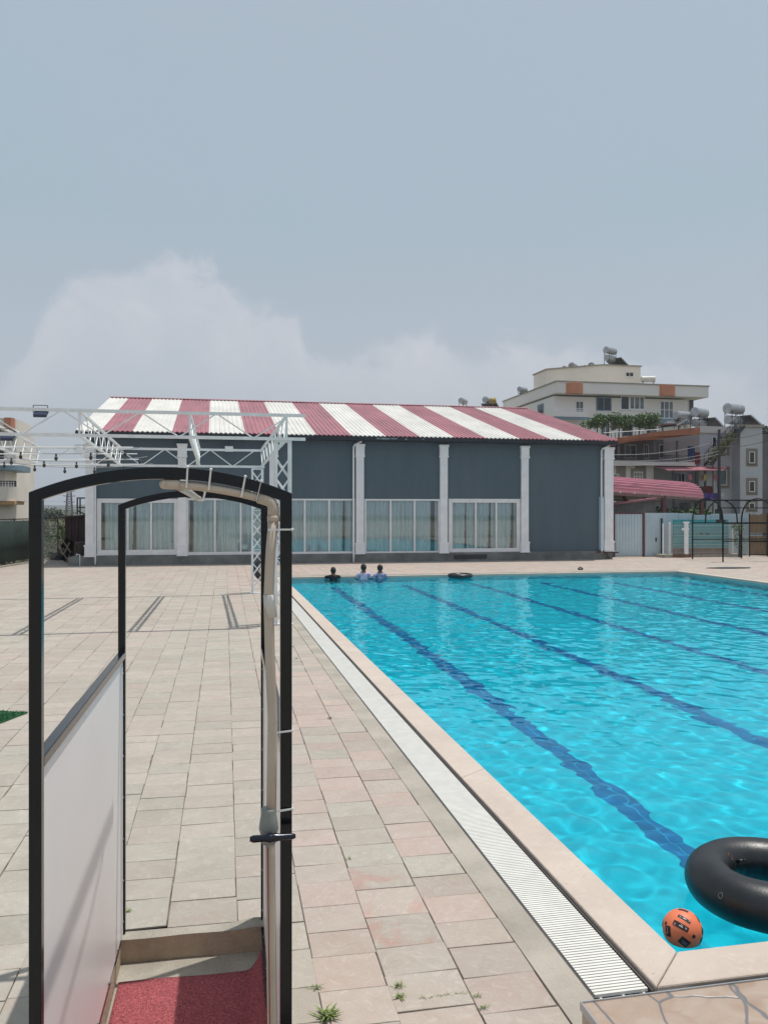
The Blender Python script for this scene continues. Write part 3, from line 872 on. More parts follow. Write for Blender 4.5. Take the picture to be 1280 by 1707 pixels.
# downpipes
def downpipe(uc, ztop, zbot=.02):
    b = MB(); y = FV - .09
    b.tube([(uc + .33, EV + .2, ztop + .13), (uc + .26, FV - .2, ztop + .10), (uc + .06, y - .04, ztop), (uc, y - .05, ztop - .10), (uc, y - .05, .55), (uc, y - .09, .42), (uc, y - .09, zbot)], .042, 10)
    b.build('downpipe', 'pilaster', hall, smooth=True)
downpipe(6.04, 5.22); downpipe(17.86, 5.22, .30); 
b = MB(); b.tube([(-4.83, FV - .16, 5.0), (-4.83, FV - .16, .3), (-4.83, FV - .2, .05)], .035, 8); b.build('downpipe', 'pilaster', hall, smooth=True)
b = MB(); q = V(1000, 850, FV - .1); b.box((q.x - .02, FV - .2, .45), (q.x + .14, FV - .001, 2.95)); b.build('conduit_cover', 'corr_blue', hall)
b = MB(); b.bar((17.6, FV - .2, .36), (18.7, FV - .2, .32), .06); b.bar((18.05, FV - .22, .35), (18.2, FV - .25, .02), .05); b.build('waste_pipe', 'rust', hall)

lf = thing('floodlight', 'small pale floodlight under the hall eave between two pilasters', 'lamp', V(382, 753, FV - .25), 'floodlights')
q = V(382, 748, FV - .25)
b = MB(); b.box((q.x - .17, FV - .36, q.z - .13), (q.x + .17, FV - .26, q.z + .10)); b.build('housing', 'pilaster', lf)
b = MB(); b.tube([(q.x, FV - .3, q.z + .1), (q.x, FV - .3, EZ - .2)], .015, 6); b.build('bracket', 'dark_steel', lf)

# ================================================================== WHITE STEEL CANOPY
TV0, TV1 = 16.55, 23.1
TZ1, TZ0 = 4.17, 3.70
can = thing('truss_canopy', 'white steel lattice canopy frame standing on the paving left of the pool', 'canopy frame', (-2, 20, 0))
def chord(b, p, q, w=.055): b.bar(p, q, w)
def long_truss(v, z0, z1, ua, ub, uend, half, uu0, post_us):
    b = MB()
    chord(b, (ua, v, z1), (uend, v, z1), .06); chord(b, (ua, v, z0), (uend, v, z0), .06)
    u = uu0; up = True
    while u > ua + half:
        b.tube([(u, v, z1 if up else z0), (u - half, v, z0 if up else z1)], .013, 6, cap=False); u -= half; up = not up
    for pu in post_us: b.bar((pu, v, z0), (pu, v, z1), .035)
    b.build('main_truss', 'white_steel', can)
crs = [1.42, -.46, -2.50, -4.54, -6.58, -8.6]
long_truss(TV0, TZ0, TZ1, -8.9, 1.5, 1.79, .715, 1.48, crs)
long_truss(TV1, 3.49, 3.94, -8.9, 1.35, 1.37, .60, 1.1, crs[1:])
for cu_ in crs:
    b = MB()
    ub = cu_ + (-.12 if cu_ > 1 else (.14 if cu_ > -1 else .45))
    ub = cu_ + .08 if cu_ < 1 else 1.27
    za, zb_ = TZ1, 3.94
    A1, A0_ = Vector((cu_, TV0 + .035, TZ1)), Vector((cu_, TV0 + .035, TZ0)); B1, B0 = Vector((ub, TV1 - .035, 3.94)), Vector((ub, TV1 - .035, 3.49))
    b.bar(A1, B1, .05); b.bar(A0_, B0, .05)
    n = 16
    for k in range(n):
        t0, t1 = k / n, (k + 1) / n
        p = A1.lerp(B1, t0) if k % 2 == 0 else A0_.lerp(B0, t0); q = A0_.lerp(B0, t1) if k % 2 == 0 else A1.lerp(B1, t1)
        b.tube([p, q], .011, 6, cap=False)
    b.build('cross_truss', 'white_steel', can)
def column(ul, ur, v, ztop, pitch):
    b = MB(); w = .055
    b.bar((ul, v, 0), (ul, v, ztop), w * .8); b.bar((ur, v, 0), (ur, v, ztop), w * 1.15)
    b.bar((ul, v + .28, 0), (ul, v + .28, ztop), w * .8); b.bar((ur, v + .28, 0), (ur, v + .28, ztop), w * .8)
    z = .12; k = 0
    while z + pitch < ztop:
        for vv in (v, v + .28):
            b.tube([(ul, vv, z), (ur, vv, z + pitch)], .011, 6, cap=False); b.tube([(ur, vv, z), (ul, vv, z + pitch)], .011, 6, cap=False)
        for uu in (ul, ur): b.tube([(uu, v, z), (uu, v + .28, z + pitch)], .010, 6, cap=False)
        if k % 3 == 0: b.bar((ul, v, z), (ur, v, z), .02)
        z += pitch; k += 1
    b.bar((ul, v, ztop - .02), (ur, v, ztop - .02), .04)
    b.box((ul - .06, v - .06, 0), (ur + .06, v + .34, .008))
    b.build('column', 'white_steel', can)
column(1.215, 1.49, TV0 + .06, TZ0 - .03, .40); column(1.04, 1.31, TV1 - .0, 3.45, .36)
column(-8.5, -8.22, TV0 + .06, TZ0 - .03, .40); column(-8.6, -8.32, TV1, 3.45, .36)
# string lights under the canopy
for i, (v, z, sag) in enumerate(((18.3, 3.62, .16), (19.8, 3.52, .14), (21.4, 3.45, .12))):
    t = thing('string_light', ['nearest', 'middle', 'farthest'][i] + ' cable of small dark bulbs strung under the white canopy frame', 'string lights', (-4, v, z), 'strings of bulbs under the canopy')
    pts = []
    for k in range(41):
        u = -8.4 + 6.9 * k / 40; s_ = ((k % 20) / 20.0)
        pts.append((u, v, z - sag * 4 * s_ * (1 - s_)))
    b = MB(); b.tube(pts, .008, 5); b.build('cable', 'wire_pale', t)
    for k in range(2 + i, 40, 4):
        p = pts[k]
        b = MB(); b.tube([(p[0], p[1], p[2]), (p[0], p[1], p[2] - .05)], .02, 6); b.sphere((p[0], p[1], p[2] - .10), .036, 8, 6, (1, 1, 1.4)); b.build('bulb', 'wire', t)
for i in range(4):
    b = MB(); v = 17.4 + i * 1.5; b.tube([(-8.4, v, 3.58 - i * .03), (-5, v, 3.50 - i * .03), (-1.6 - .05 * i, v, 3.55 - i * .03)], .011, 5)
    b.build('tie_rod', 'white_steel', can)
# flood lamps hung from the front truss
def flood(px, py, v, lab, m):
    q = V(px, py, v); t = thing('floodlight', lab, 'lamp', q, 'floodlights')
    b = MB(); w = .115
    b.add([(q.x - w, v - .05, q.z - .07), (q.x + w, v - .05, q.z - .07), (q.x + w + .02, v + .1, q.z + .06), (q.x - w + .02, v + .1, q.z + .06),
           (q.x - w, v - .09, q.z - .02), (q.x + w, v - .09, q.z - .02), (q.x + w + .02, v + .04, q.z + .10), (q.x - w + .02, v + .04, q.z + .10)],
          [(3, 2, 1, 0), (4, 5, 6, 7), (0, 1, 5, 4), (1, 2, 6, 5), (2, 3, 7, 6), (3, 0, 4, 7)])
    b.build('housing', m, t)
    b = MB()
    for s_ in (-1, 1): b.tube([(q.x + s_ * (w + .012), v, q.z + .02), (q.x + s_ * (w + .012), v, q.z + .16)], .008, 5)
    b.tube([(q.x - w - .012, v, q.z + .16), (q.x + w + .012, v, q.z + .16)], .008, 5); b.build('bracket', 'wire', t)
flood(68, 690, TV0, 'dark blue floodlight hung from the top bar of the white canopy frame', 'lamp_blue')
flood(13, 729, TV0 + .4, 'round dark spotlight on the lower canopy bar at the left edge', 'lamp_blue')
q = V(133, 753, 21.0); t = thing('floodlight', 'square pale floodlight hanging from the canopy beside the hall corner', 'lamp', q, 'floodlights')
b = MB(); b.box((q.x - .11, 20.97, q.z - .05), (q.x + .11, 21.03, q.z + .04)); b.build('housing', 'pilaster', t)
b = MB(); b.tube([(q.x - .1, 21, q.z + .04), (q.x - .1, 21, q.z + .16), (q.x + .1, 21, q.z + .16), (q.x + .1, 21, q.z + .04)], .008, 5); b.build('bracket', 'wire', t)

# ================================================================== SHOWER
SY = R(1.36)
S0 = Vector((-.533, 2.59, 0))
def sw(x, y, z): return (S0.x + x * math.cos(SY) + y * math.sin(SY), S0.y - x * math.sin(SY) + y * math.cos(SY), z)
SWD, SLN, TB = .770, 1.90, .036
shower = thing('poolside_shower', 'black framed walk through shower with white side panels beside the pool', 'shower', sw(SWD / 2, SLN / 2, -.1))
def lbox(b, a, c):
    x0, y0, z0 = a; x1, y1, z1 = c
    b.add([sw(x0, y0, z0), sw(x1, y0, z0), sw(x1, y1, z0), sw(x0, y1, z0), sw(x0, y0, z1), sw(x1, y0, z1), sw(x1, y1, z1), sw(x0, y1, z1)],
          [(3, 2, 1, 0), (4, 5, 6, 7), (0, 1, 5, 4), (1, 2, 6, 5), (2, 3, 7, 6), (3, 0, 4, 7)])
ZCR, ZH = 2.385, .078        # arch: top at the crown, rise
def arch_z(x, zc=None):       # circular top line
    h = ZH; c = SWD / 2; Rr = (c * c + h * h) / (2 * h)
    return (ZCR if zc is None else zc) - (Rr - math.sqrt(max(Rr * Rr - (x - c) ** 2, 0)))
for y, zc_ in ((0, ZCR), (SLN, ZCR - .022)):
    outer = [(0, -.045)] + [(SWD * i / 30, arch_z(SWD * i / 30, zc_)) for i in range(31)] + [(SWD, -.045)]
    inner = [(TB, -.045)] + [(TB + (SWD - 2 * TB) * i / 30, arch_z(TB + (SWD - 2 * TB) * i / 30, zc_) - TB) for i in range(31)] + [(SWD - TB, -.045)]
    n = len(outer); b = MB(); vs = []
    for lst in (outer, inner):
        for yy in (y, y + TB): vs += [sw(px_, yy, pz_) for px_, pz_ in lst]
    fs = []
    for i in range(n - 1):
        fs += [(i, i + 1, 2 * n + i + 1, 2 * n + i), (n + i + 1, n + i, 3 * n + i, 3 * n + i + 1), (i + 1, i, n + i, n + i + 1), (2 * n + i, 2 * n + i + 1, 3 * n + i + 1, 3 * n + i)]
    fs += [(0, 2 * n, 3 * n, n), (n - 1, 2 * n - 1, 4 * n - 1, 3 * n - 1)]
    b.add(vs, fs)
    o = b.build('arch_frame', 'black_steel', shower)
    bm = bmesh.new(); bm.from_mesh(o.data); bmesh.ops.recalc_face_normals(bm, faces=bm.faces); bm.to_mesh(o.data); bm.free()
    md = o.modifiers.new('round', 'BEVEL'); md.width = .0025; md.segments = 2; md.limit_method = 'ANGLE'; md.angle_limit = R(50)
for x in (0, SWD - TB):
    b = MB(); lbox(b, (x, TB + .001, .02), (x + TB * .6, SLN - .001, .05)); b.build('bottom_rail', 'black_steel', shower); b = MB(); lbox(b, (x, TB + .001, 1.485), (x + TB, SLN - .001, 1.52))
    o = b.build('side_rail', 'black_steel', shower); md = o.modifiers.new('round', 'BEVEL'); md.width = .003; md.segments = 2
for side_ in (0, 1):
    xi = .014 if side_ == 0 else SWD - .022
    b = MB(); lbox(b, (xi, TB * .5, .055), (xi + .008, SLN - .006 + TB * .5, 1.49))
    pn = b.build('side_panel', 'panel', shower)
    xf = xi + .0085 if side_ == 0 else xi - .0035
    b = MB()
    lbox(b, (xf, SLN - .055, .06), (xf + .003, SLN - .004, 1.484)); lbox(b, (xf, .04, 1.462), (xf + .003, SLN - .056, 1.484))
    b.build('edge_trim', 'frame_white', pn)
    b = MB()
    for k in range(7):
        z = .12 + k * .215
        for yy in (.045, SLN - .008):
            p = sw(xf + (.004 if side_ == 0 else -.001), yy, z); b.sphere(p, .0055, 8, 6)
    for k in range(6):
        for z in (.075,):
            p = sw(xf + (.004 if side_ == 0 else -.001), .2 + .3 * k, z); b.sphere(p, .0055, 8, 6)
    b.build('screws', 'chrome', pn, smooth=True)
# supply pipe: up the near right post, round an elbow, along the arch to the crown
py = -.018
def sp_(x, z, y=py): return Vector(sw(x, y, z))
bend = SWD - TB - .0265
pr = .0152
pts = [sp_(bend + .010, -.03, .0), sp_(bend + .006, .4, -.004), sp_(bend - .002, .9, -.012), sp_(bend - .006, 1.2), sp_(bend - .006, 1.262)]
b = MB(); b.tube(pts, pr, 14); b.build('riser_pipe', 'pvc', shower, smooth=True)
pts = [sp_(bend - .002, 1.325), sp_(bend + .000, 1.5), sp_(bend + .002, 1.62), sp_(bend - .006, 1.8), sp_(bend - .010, 1.98, -.012), sp_(bend - .004, 2.12, -.004), sp_(bend + .006, 2.235, .006)]
b = MB(); b.tube(pts, pr, 14); b.build('riser_pipe', 'pvc', shower, smooth=True)
AY = .014
def az_(x): return arch_z(x) - TB - .0135 - .004 * math.sin((bend - x) / .36 * 3.1)
pts = [sp_(x, az_(x), AY) for x in [bend - .03 - (bend - .03 - .405) * i / 14 for i in range(15)]]
b = MB(); b.tube(pts, .0125, 14); b.build('arch_pipe', 'pvc', shower, smooth=True)
b = MB(); xe = bend + .004; ze = az_(bend - .02)
b.tube([sp_(xe + .002, ze - .062, .006), sp_(xe + .002, ze - .028, .008), sp_(xe - .004, ze - .010, .01), sp_(xe - .018, ze - .002, .013), sp_(xe - .045, ze + .006, AY)], .0175, 14)
b.tube([sp_(xe + .002, ze - .068, .006), sp_(xe + .002, ze - .050, .006)], .0195, 14)
b.build('elbow', 'pvc', shower, smooth=True)
b = MB(); zc = az_(.40)
b.tube([sp_(.388, zc, AY), sp_(.42, zc, AY), sp_(.432, zc, AY)], .0155, 14); b.sphere(sp_(.386, zc, AY), .0155, 12, 8); b.build('tee_cap', 'pvc', shower, smooth=True)
b = MB(); b.tube([sp_(.425, zc - .004, AY), sp_(.425, zc - .006, .2), sp_(.42, zc - .012, 1.0), sp_(.415, zc - .018, 1.72)], .0135, 12); b.sphere(sp_(.415, zc - .018, 1.73), .016, 12, 8); b.build('spray_pipe', 'pvc', shower, smooth=True)
b = MB(); b.tube([sp_(.47, zc + .0, .06), sp_(.49, zc - .01, .5), sp_(.46, zc - .035, 1.1), sp_(.43, zc - .03, 1.45)], .004, 6); b.build('wire_tie', 'tie', shower)
b = MB(); b.tube([sp_(bend - .001, 1.925, -.014), sp_(bend - .007, 1.965, -.014), sp_(bend - .009, 1.995, -.013)], .0175, 14); b.build('pipe_coupling', 'tank_white', shower, smooth=True)
vt = MB(); vx = bend - .010
sv = MB()
vt.tube([sp_(vx, 1.235), sp_(vx, 1.25), sp_(vx, 1.262), sp_(vx, 1.28), sp_(vx, 1.31), sp_(vx, 1.335), sp_(vx, 1.342)], [.021, .022, .025, .030, .026, .022, .022], 16)
valve = vt.build('valve', 'pvc_gray', shower, smooth=True)
hd = MB()
hd.add([], [])
pts = [(-.066, .007), (-.055, .011), (-.02, .010), (-.012, .013), (.012, .013), (.02, .011), (.06, .0095), (.071, .006)]
rows = []
for (dx, rr) in pts: rows.append((sp_(vx + .008 + dx, 1.268, py - .045), rr))
hd.tube([r_[0] for r_ in rows], [r_[1] for r_ in rows], 12)
hd.tube([sp_(vx + .003, 1.268, py - .058), sp_(vx + .003, 1.268, py - .02)], .010, 12)
hd.build('valve_handle', mat('handle_steel', (.018, .022, .035), .2, .2, 9, metal=.4), valve, smooth=True)
# cable ties
def tie_arch(x):
    z = arch_z(x); s_ = .16 * (x - .385)
    b = MB(); y = -.0035
    b.bar(sp_(x, z + .002, y), sp_(x - s_ * .3, z - TB - .024, -.002), .0055, .002); b.bar(sp_(x, z + .002, y), sp_(x, z + .002, TB + .004), .0055, .003)
    b.bar(sp_(x, z + .002, TB + .003), sp_(x, z - TB - .02, TB + .003), .0055, .002); b.sphere(sp_(x, z + .003, y - .001), .0048, 8, 6); b.build('cable_tie', 'tie', shower)
for x in (.455, .524, .627, .675): tie_arch(x)
for z, tail in ((2.195, 0), (1.572, 0), (1.33, 0)):
    b = MB(); b.bar(sp_(bend - .012, z, py - .008), sp_(SWD + .002, z, -.004), .002, .0055, up=(0, 0, 1)); b.bar(sp_(SWD + .002, z, -.004), sp_(SWD + .002, z, TB + .003), .002, .0055)
    b.sphere(sp_(SWD + .001, z, -.004), .0048, 8, 6)
    if tail: b.bar(sp_(SWD + .002, z, -.006), sp_(SWD + .014, z + .006, -.012), .003, .002)
    b.build('cable_tie', 'tie', shower)
b = MB(); b.tube([sp_(bend - .002, -.03, py - .02), sp_(bend - .006, .6, py - .021), sp_(bend - .014, 1.23, py - .018)], .0022, 6); b.build('cable', mat('cable_red', (.25, .06, .05), .6, .1, 9), shower)
# tray
b = MB()
lbox(b, (-.06, -.6, -.20), (SWD + .06, SLN + .04, -.080))
lbox(b, (-.075, -.6, -.0795), (.020, SLN - .0, .012)); lbox(b, (SWD - .012, -.6, -.0795), (SWD + .06, SLN - .0, .012))
# back kerb: slightly sloping top running out to the slabs
k0, k1, k2 = SLN - .045, SLN + .02, SLN + .10
vs = []; fs = []; n = 16
for i in range(n + 1):
    x = -.075 + (SWD + .135) * i / n; w_ = .006 * noise.noise((x * 4, 1, 1)); bump_ = .022 * math.exp(-((x - .70) / .09) ** 2)
    for (yy, z) in ((k0 + w_, -.0795), (k0 + w_ * 2 - .002, .045 + bump_ * .5 + w_), (k1 + w_, .050 + bump_), (k2, .0045), (k2, -.0795)): vs.append(sw(x, yy, z))
for i in range(n):
    for k in range(4): fs.append((i * 5 + k, (i + 1) * 5 + k, (i + 1) * 5 + k + 1, i * 5 + k + 1))
b.add(vs, fs)
tr = b.build('tray', 'curb', shower)
b = MB()
vs = []; fs = []
for i in range(n + 1):
    x = .012 + (SWD - .03) * i / n; w_ = .006 * noise.noise((x * 4, 1, 1)); bump_ = .022 * math.exp(-((x - .70) / .09) ** 2)
    for (yy, z) in ((k0 + w_ * 2 - .0035, .047 + bump_ * .5 + w_), (k1 + w_, .0525 + bump_), (k2 + .02, .0062)): vs.append(sw(x, yy, z))
for i in range(n):
    for k in range(2): fs.append((i * 3 + k, (i + 1) * 3 + k, (i + 1) * 3 + k + 1, i * 3 + k + 1))
b.add(vs, fs)
lbox(b, (.021, .3, -.0790), (SWD - .0125, k0 - .004, -.0752))
b.build('mortar_skim', 'concrete', tr)
# rubber loop mat, lying in the tray, its right edge curled up
vs = []; fs = []; nxm, nym = 30, 30
for j in range(nym + 1):
    y = -.35 + (SLN - .045 - .20 + .35) * j / nym
    for i in range(nxm + 1):
        x = .035 + (SWD - .065) * i / nxm
        cz = max(0, (x - (SWD - .115)) / .08); z = -.062 + .115 * cz ** 2 * (.75 + .25 * math.sin(y * 7.0 + 1))
        xx = x - .012 * cz
        vs.append(sw(xx, y + .012 * noise.noise((x * 3, 0, 0)), z + .002 * noise.noise((x * 9, y * 9, 0))))
for j in range(nym):
    for i in range(nxm): o = j * (nxm + 1) + i; fs.append((o, o + 1, o + nxm + 2, o + nxm + 1))
b = MB(); b.add(vs, fs); mo = b.build('rubber_mat', 'mat_red', smooth=True)
sd = mo.modifiers.new('t', 'SOLIDIFY'); sd.thickness = .012; sd.offset = -1
tag(mo, 'red loop rubber mat lying in the shower tray with its right edge curled up', 'mat')

# ================================================================== STONE LEDGE
t = thing('stone_ledge', 'raised ledge clad in pinkish crazy paving at the lower right corner', 'ledge', (3.5, 1.6, 0))
LU, LV, LZ = 1.315, 2.835, .45
b = MB(); b.box((LU + .006, .9, 0), (6.5, LV - .006, LZ - .004)); b.build('body', 'crazy', t)
b = MB(); b.box((LU, .9, LZ - .03), (LU + .0055, LV - .006, LZ + .0015)); b.box((LU, LV - .0055, LZ - .03), (6.5, LV, LZ + .0015)); b.build('edge_profile', 'tank', t)

# ================================================================== INNER TUBES + BALL
def inner_tube(c, Rm, r, k, seg, name_lab, group=None, hires=True, tilt=0.0, m='rubber'):
    b = MB(); c = Vector(c); vs = []; fs = []; n2 = 36 if hires else 16
    rot = Matrix.Rotation(tilt, 3, 'X')
    for i in range(seg):
        a = 2 * math.pi * i / seg
        rr = r * (1 + (.012 * math.sin(5 * a) + .02 * math.sin(2 * a + 1)))
        for j in range(n2):
            t_ = 2 * math.pi * j / n2
            wr = 1 + (.012 * max(0, -math.cos(t_)) * math.sin(26 * a) if hires else 0)
            p = Vector(((Rm + rr * wr * math.cos(t_)) * math.cos(a), (Rm + rr * wr * math.cos(t_)) * math.sin(a), rr * k * math.sin(t_)))
            vs.append(c + rot @ p)
    for i in range(seg):
        for j in range(n2): fs.append((i * n2 + j, ((i + 1) % seg) * n2 + j, ((i + 1) % seg) * n2 + (j + 1) % n2, i * n2 + (j + 1) % n2))
    b.add(vs, fs)
    return b
C1 = Vector((3.235, 4.36, .04))
t = thing('inner_tube', 'large black rubber inner tube floating beside the orange ball', 'inner tube', (C1.x, C1.y, -.1))
b = inner_tube(C1, .345, .135, 1.0, 96, ''); b.build('tube_body', 'rubber', t, smooth=True)
def torus_pt(a, t_, lift=.001): 
    rr = .135 * (1 + (.012 * math.sin(5 * a) + .02 * math.sin(2 * a + 1))) + lift
    return Vector((C1.x + (.345 + rr * math.cos(t_)) * math.cos(a), C1.y + (.345 + rr * math.cos(t_)) * math.sin(a), C1.z + rr * math.sin(t_)))
def ring_mark(a0, t0, ra, rt, w, m, nm):
    b = MB(); pts = [torus_pt(a0 + ra * math.cos(q), t0 + rt * math.sin(q), .0015) for q in [2 * math.pi * i / 28 for i in range(28)]]
    b.tube(pts, w, 5, close=True); b.build(nm, m, t, smooth=True)
ring_mark(R(201), .35, .026, .115, .0015, mat('mark_gray', (.25, .27, .27), .6, .1, 9), 'printed_ring')
ring_mark(R(120), 2.45, .05, .15, .0018, mat('mark_red', (.30, .15, .10), .6, .1, 9), 'printed_ring')
b = MB(); p0 = torus_pt(R(108), 2.75); p1 = p0 + Vector((.018, -.022, .012)); b.tube([p0, p1], [.011, .007], 10); b.tube([p1, p1 + (p1 - p0) * .6], .004, 8); b.build('valve_stem', 'rubber', t, smooth=True)
t2 = inner_tube((8.36, 27.62, .03), .33, .105, .8, 40, '', hires=False).build('inner_tube', 'rubber', smooth=True)
tag(t2, 'small black inner tube floating at the far edge of the pool', 'inner tube')
t3 = inner_tube((1.62, 27.3, .36), .27, .11, 1, 40, '', hires=False, tilt=R(78)).build('inner_tube', 'rubber', smooth=True)
tag(t3, 'black inner tube standing on the deck behind the white canopy column', 'inner tube')

BC = Vector(G(1137, 1549.5, .0)); BR = .1035; BC.z = .0
BC = Vector(G(1137, 1549.5, -.005))
ball = thing('ball', 'orange rubber ball with dark printed patches floating in the pool corner', 'ball', (BC.x, BC.y, -.1))
b = MB(); b.sphere(BC, BR, 48, 32); b.build('skin', 'orange', ball, smooth=True)
vdir = (Vector((0, 0, H)) - BC).normalized(); rt = vdir.cross(Vector((0, 0, 1))).normalized() * -1; upv = rt.cross(vdir).normalized() * -1
if upv.z < 0: upv = -upv
def patch(cx, cy, w, h, ang, m, nm, lift=.0012):
    # cx,cy in ball radii as seen from the deck; w,h in radii along the skin
    rt_ = Vector((1, 0, 0)); rt_ = (rt_ - vdir * rt_.dot(vdir)).normalized(); up_ = vdir.cross(rt_).normalized()
    cz = math.sqrt(max(0, 1 - cx * cx - cy * cy)); c = (rt_ * cx + up_ * cy + vdir * cz).normalized()
    e1 = (rt_ - c * rt_.dot(c)).normalized(); e2 = c.cross(e1)
    ca, sa = math.cos(ang), math.sin(ang); a1 = e1 * ca + e2 * sa; a2 = -e1 * sa + e2 * ca
    b = MB(); n = 8; vs = []; fs = []
    for j in range(n + 1):
        for i in range(n + 1):
            x = (i / n - .5) * w; y = (j / n - .5) * h
            d = (c + a1 * x + a2 * y).normalized(); vs.append(BC + d * (BR + lift))
    for j in range(n):
        for i in range(n): o = j * (n + 1) + i; fs.append((o, o + 1, o + n + 2, o + n + 1))
    b.add(vs, fs); return b.build(nm, m, ball, smooth=True)
PTS = [(.21, .48, .70, .17, -38), (-.05, .17, .86, .27, -37), (-.74, .0, .36, .52, -15), (-.06, -.58, .55, .42, -50), (-.74, .38, .16, .15, -10), (.46, -.37, .17, .17, 40), (.74, -.66, .5, .30, 50), (.97, -.2, .5, .3, 100), (-.93, .40, .4, .3, 60), (.27, .88, .5, .2, -20), (.87, .45, .5, .14, -55)]
for (cx, cy, w, h, a) in PTS: patch(cx, cy, w, h, R(a), 'print', 'printed_patch')
for (cx, cy, w, h, a) in ((.23, .47, .16, .035, -38), (-.04, .15, .20, .04, -37), (.02, .20, .12, .02, -37)): patch(cx, cy, w, h, R(a), 'tie', 'printed_mark', .0022)
for (cx, cy, w, h, a) in ((-.74, .03, .05, .3, -15), (-.80, -.05, .2, .04, -15), (-.04, -.58, .3, .035, -50), (-.08, -.66, .3, .035, -50), (-.30, .30, .08, .1, -37), (.17, .02, .1, .1, -37), (.04, .58, .07, .07, -38), (.42, .33, .07, .07, -38)): patch(cx, cy, w, h, R(a), 'printl', 'printed_mark', .0022)

# ================================================================== PEOPLE in the pool
def skin_obj(name, verts, edges, rads, m, parent, root=0, sub=2):
    me = bpy.data.meshes.new(name); o_ = root_of(parent)
    me.from_pydata([tuple(Vector(v) - o_) for v in verts], edges, []); me.materials.append(M[m])
    ob = bpy.data.objects.new(name, me); COL.objects.link(ob); ob.parent = parent
    ob.modifiers.new('skin', 'SKIN')
    sv_ = me.skin_vertices[0].data
    for i, r_ in enumerate(rads): sv_[i].radius = r_ if isinstance(r_, tuple) else (r_, r_); sv_[i].use_root = (i == root)
    s_ = ob.modifiers.new('sub', 'SUBSURF'); s_.levels = sub; s_.render_levels = sub
    me.polygons.foreach_set('use_smooth', [True] * len(me.polygons))
    ob.modifiers['skin'].use_smooth_shade = True
    return ob
def swimmer(u, v, top, pose, shirt, lab, turn=0.0, hair='short'):
    """standing on the pool floor, back to the camera; top = height of the crown over the paving"""
    t = thing('person', lab, 'person', (u, v, D)); fz = D + .02; h = top - fz; ct, st_ = math.cos(turn), math.sin(turn)
    def P_(x, y, z): return Vector((u + x * ct - y * st_, v + x * st_ + y * ct, fz + z * h))
    J = {}; vs = []; rd = []
    def add(n_, x, y, z, r_): J[n_] = len(vs); vs.append(P_(x, y, z)); rd.append(r_)
    s = h / 1.7
    add('pelvis', 0, 0, .54, (.15 * s, .10 * s)); add('waist', 0, 0, .62, (.125 * s, .09 * s)); add('chest', 0, .01, .72, (.15 * s, .105 * s)); add('neckb', 0, .0, .815, (.10 * s, .07 * s))
    add('neck', 0, .01, .855, .058 * s); add('headl', 0, .025, .888, (.072 * s, .08 * s)); add('headm', 0, .02, .93, (.084 * s, .098 * s)); add('headt', 0, .01, .965, (.070 * s, .08 * s))
    E = [('pelvis', 'waist'), ('waist', 'chest'), ('chest', 'neckb'), ('neckb', 'neck'), ('neck', 'headl'), ('headl', 'headm'), ('headm', 'headt')]
    for sd, sg in (('l', -1), ('r', 1)):
        add('sh' + sd, sg * .165 * s, 0, .80, .058 * s)
        if pose == 'elbows':
            add('el' + sd, sg * .235 * s, .12, .795, .050 * s); add('wr' + sd, sg * .20 * s, .30, .775, .030 * s); add('ha' + sd, sg * .15 * s, .38, .77, (.036 * s, .018 * s))
        else:
            add('el' + sd, sg * .25 * s, .10, .69, .040 * s); add('wr' + sd, sg * .20 * s, .32, .74, .028 * s); add('ha' + sd, sg * .17 * s, .40, .75, (.036 * s, .016 * s))
        E += [('neckb', 'sh' + sd), ('sh' + sd, 'el' + sd), ('el' + sd, 'wr' + sd), ('wr' + sd, 'ha' + sd)]
        for k in range(5):      # fingers
            dx = (k - 1.5) * .016 if k < 4 else -sg * .045
            dz = 0
            add('f%s%d' % (sd, k), (vs[J['ha' + sd]] - P_(0, 0, 0)).x * 0 + (sg * (.14 if pose == 'elbows' else .17) * s) + dx, .47 if k < 4 else .43, (.765 if pose == 'elbows' else .745), .008)
            E.append(('ha' + sd, 'f%s%d' % (sd, k)))
        add('hip' + sd, sg * .09 * s, 0, .50, .085 * s); add('kn' + sd, sg * .10 * s, .02, .28, .055 * s); add('an' + sd, sg * .10 * s, -.02, .045, .036 * s); add('to' + sd, sg * .11 * s, .13, .02, .034 * s)
        E += [('pelvis', 'hip' + sd), ('hip' + sd, 'kn' + sd), ('kn' + sd, 'an' + sd), ('an' + sd, 'to' + sd)]
    body = skin_obj('body', vs, [(J[a], J[c]) for a, c in E], rd, 'skin', t, 0)
    # shirt
    V2 = []; R2 = []; J2 = {}
    def add2(n_, src, k_, z=None):
        J2[n_] = len(V2); V2.append(vs[J[src]].copy()); r_ = rd[J[src]]; R2.append(tuple(q * k_ for q in r_) if isinstance(r_, tuple) else r_ * k_)
    for n_, k_ in (('pelvis', 1.10), ('waist', 1.15), ('chest', 1.12), ('neckb', 1.15)): add2(n_, n_, k_)
    E2 = [('pelvis', 'waist'), ('waist', 'chest'), ('chest', 'neckb')]
    for sd in 'lr':
        add2('sh' + sd, 'sh' + sd, 1.18)
        J2['me' + sd] = len(V2); V2.append(vs[J['sh' + sd]].lerp(vs[J['el' + sd]], 1.0 if pose == 'elbows' else .75)); R2.append(.060 * s)
        E2 += [('neckb', 'sh' + sd), ('sh' + sd, 'me' + sd)]
        if pose == 'elbows': add2('wr' + sd, 'wr' + sd, 1.3); E2.append(('me' + sd, 'wr' + sd))
    skin_obj('shirt', V2, [(J2[a], J2[c]) for a, c in E2], R2, shirt, t, 0)
    # hair, ears, face
    hc = vs[J['headm']]
    b = MB(); n, m_ = 20, 12; vv = []; ff = []
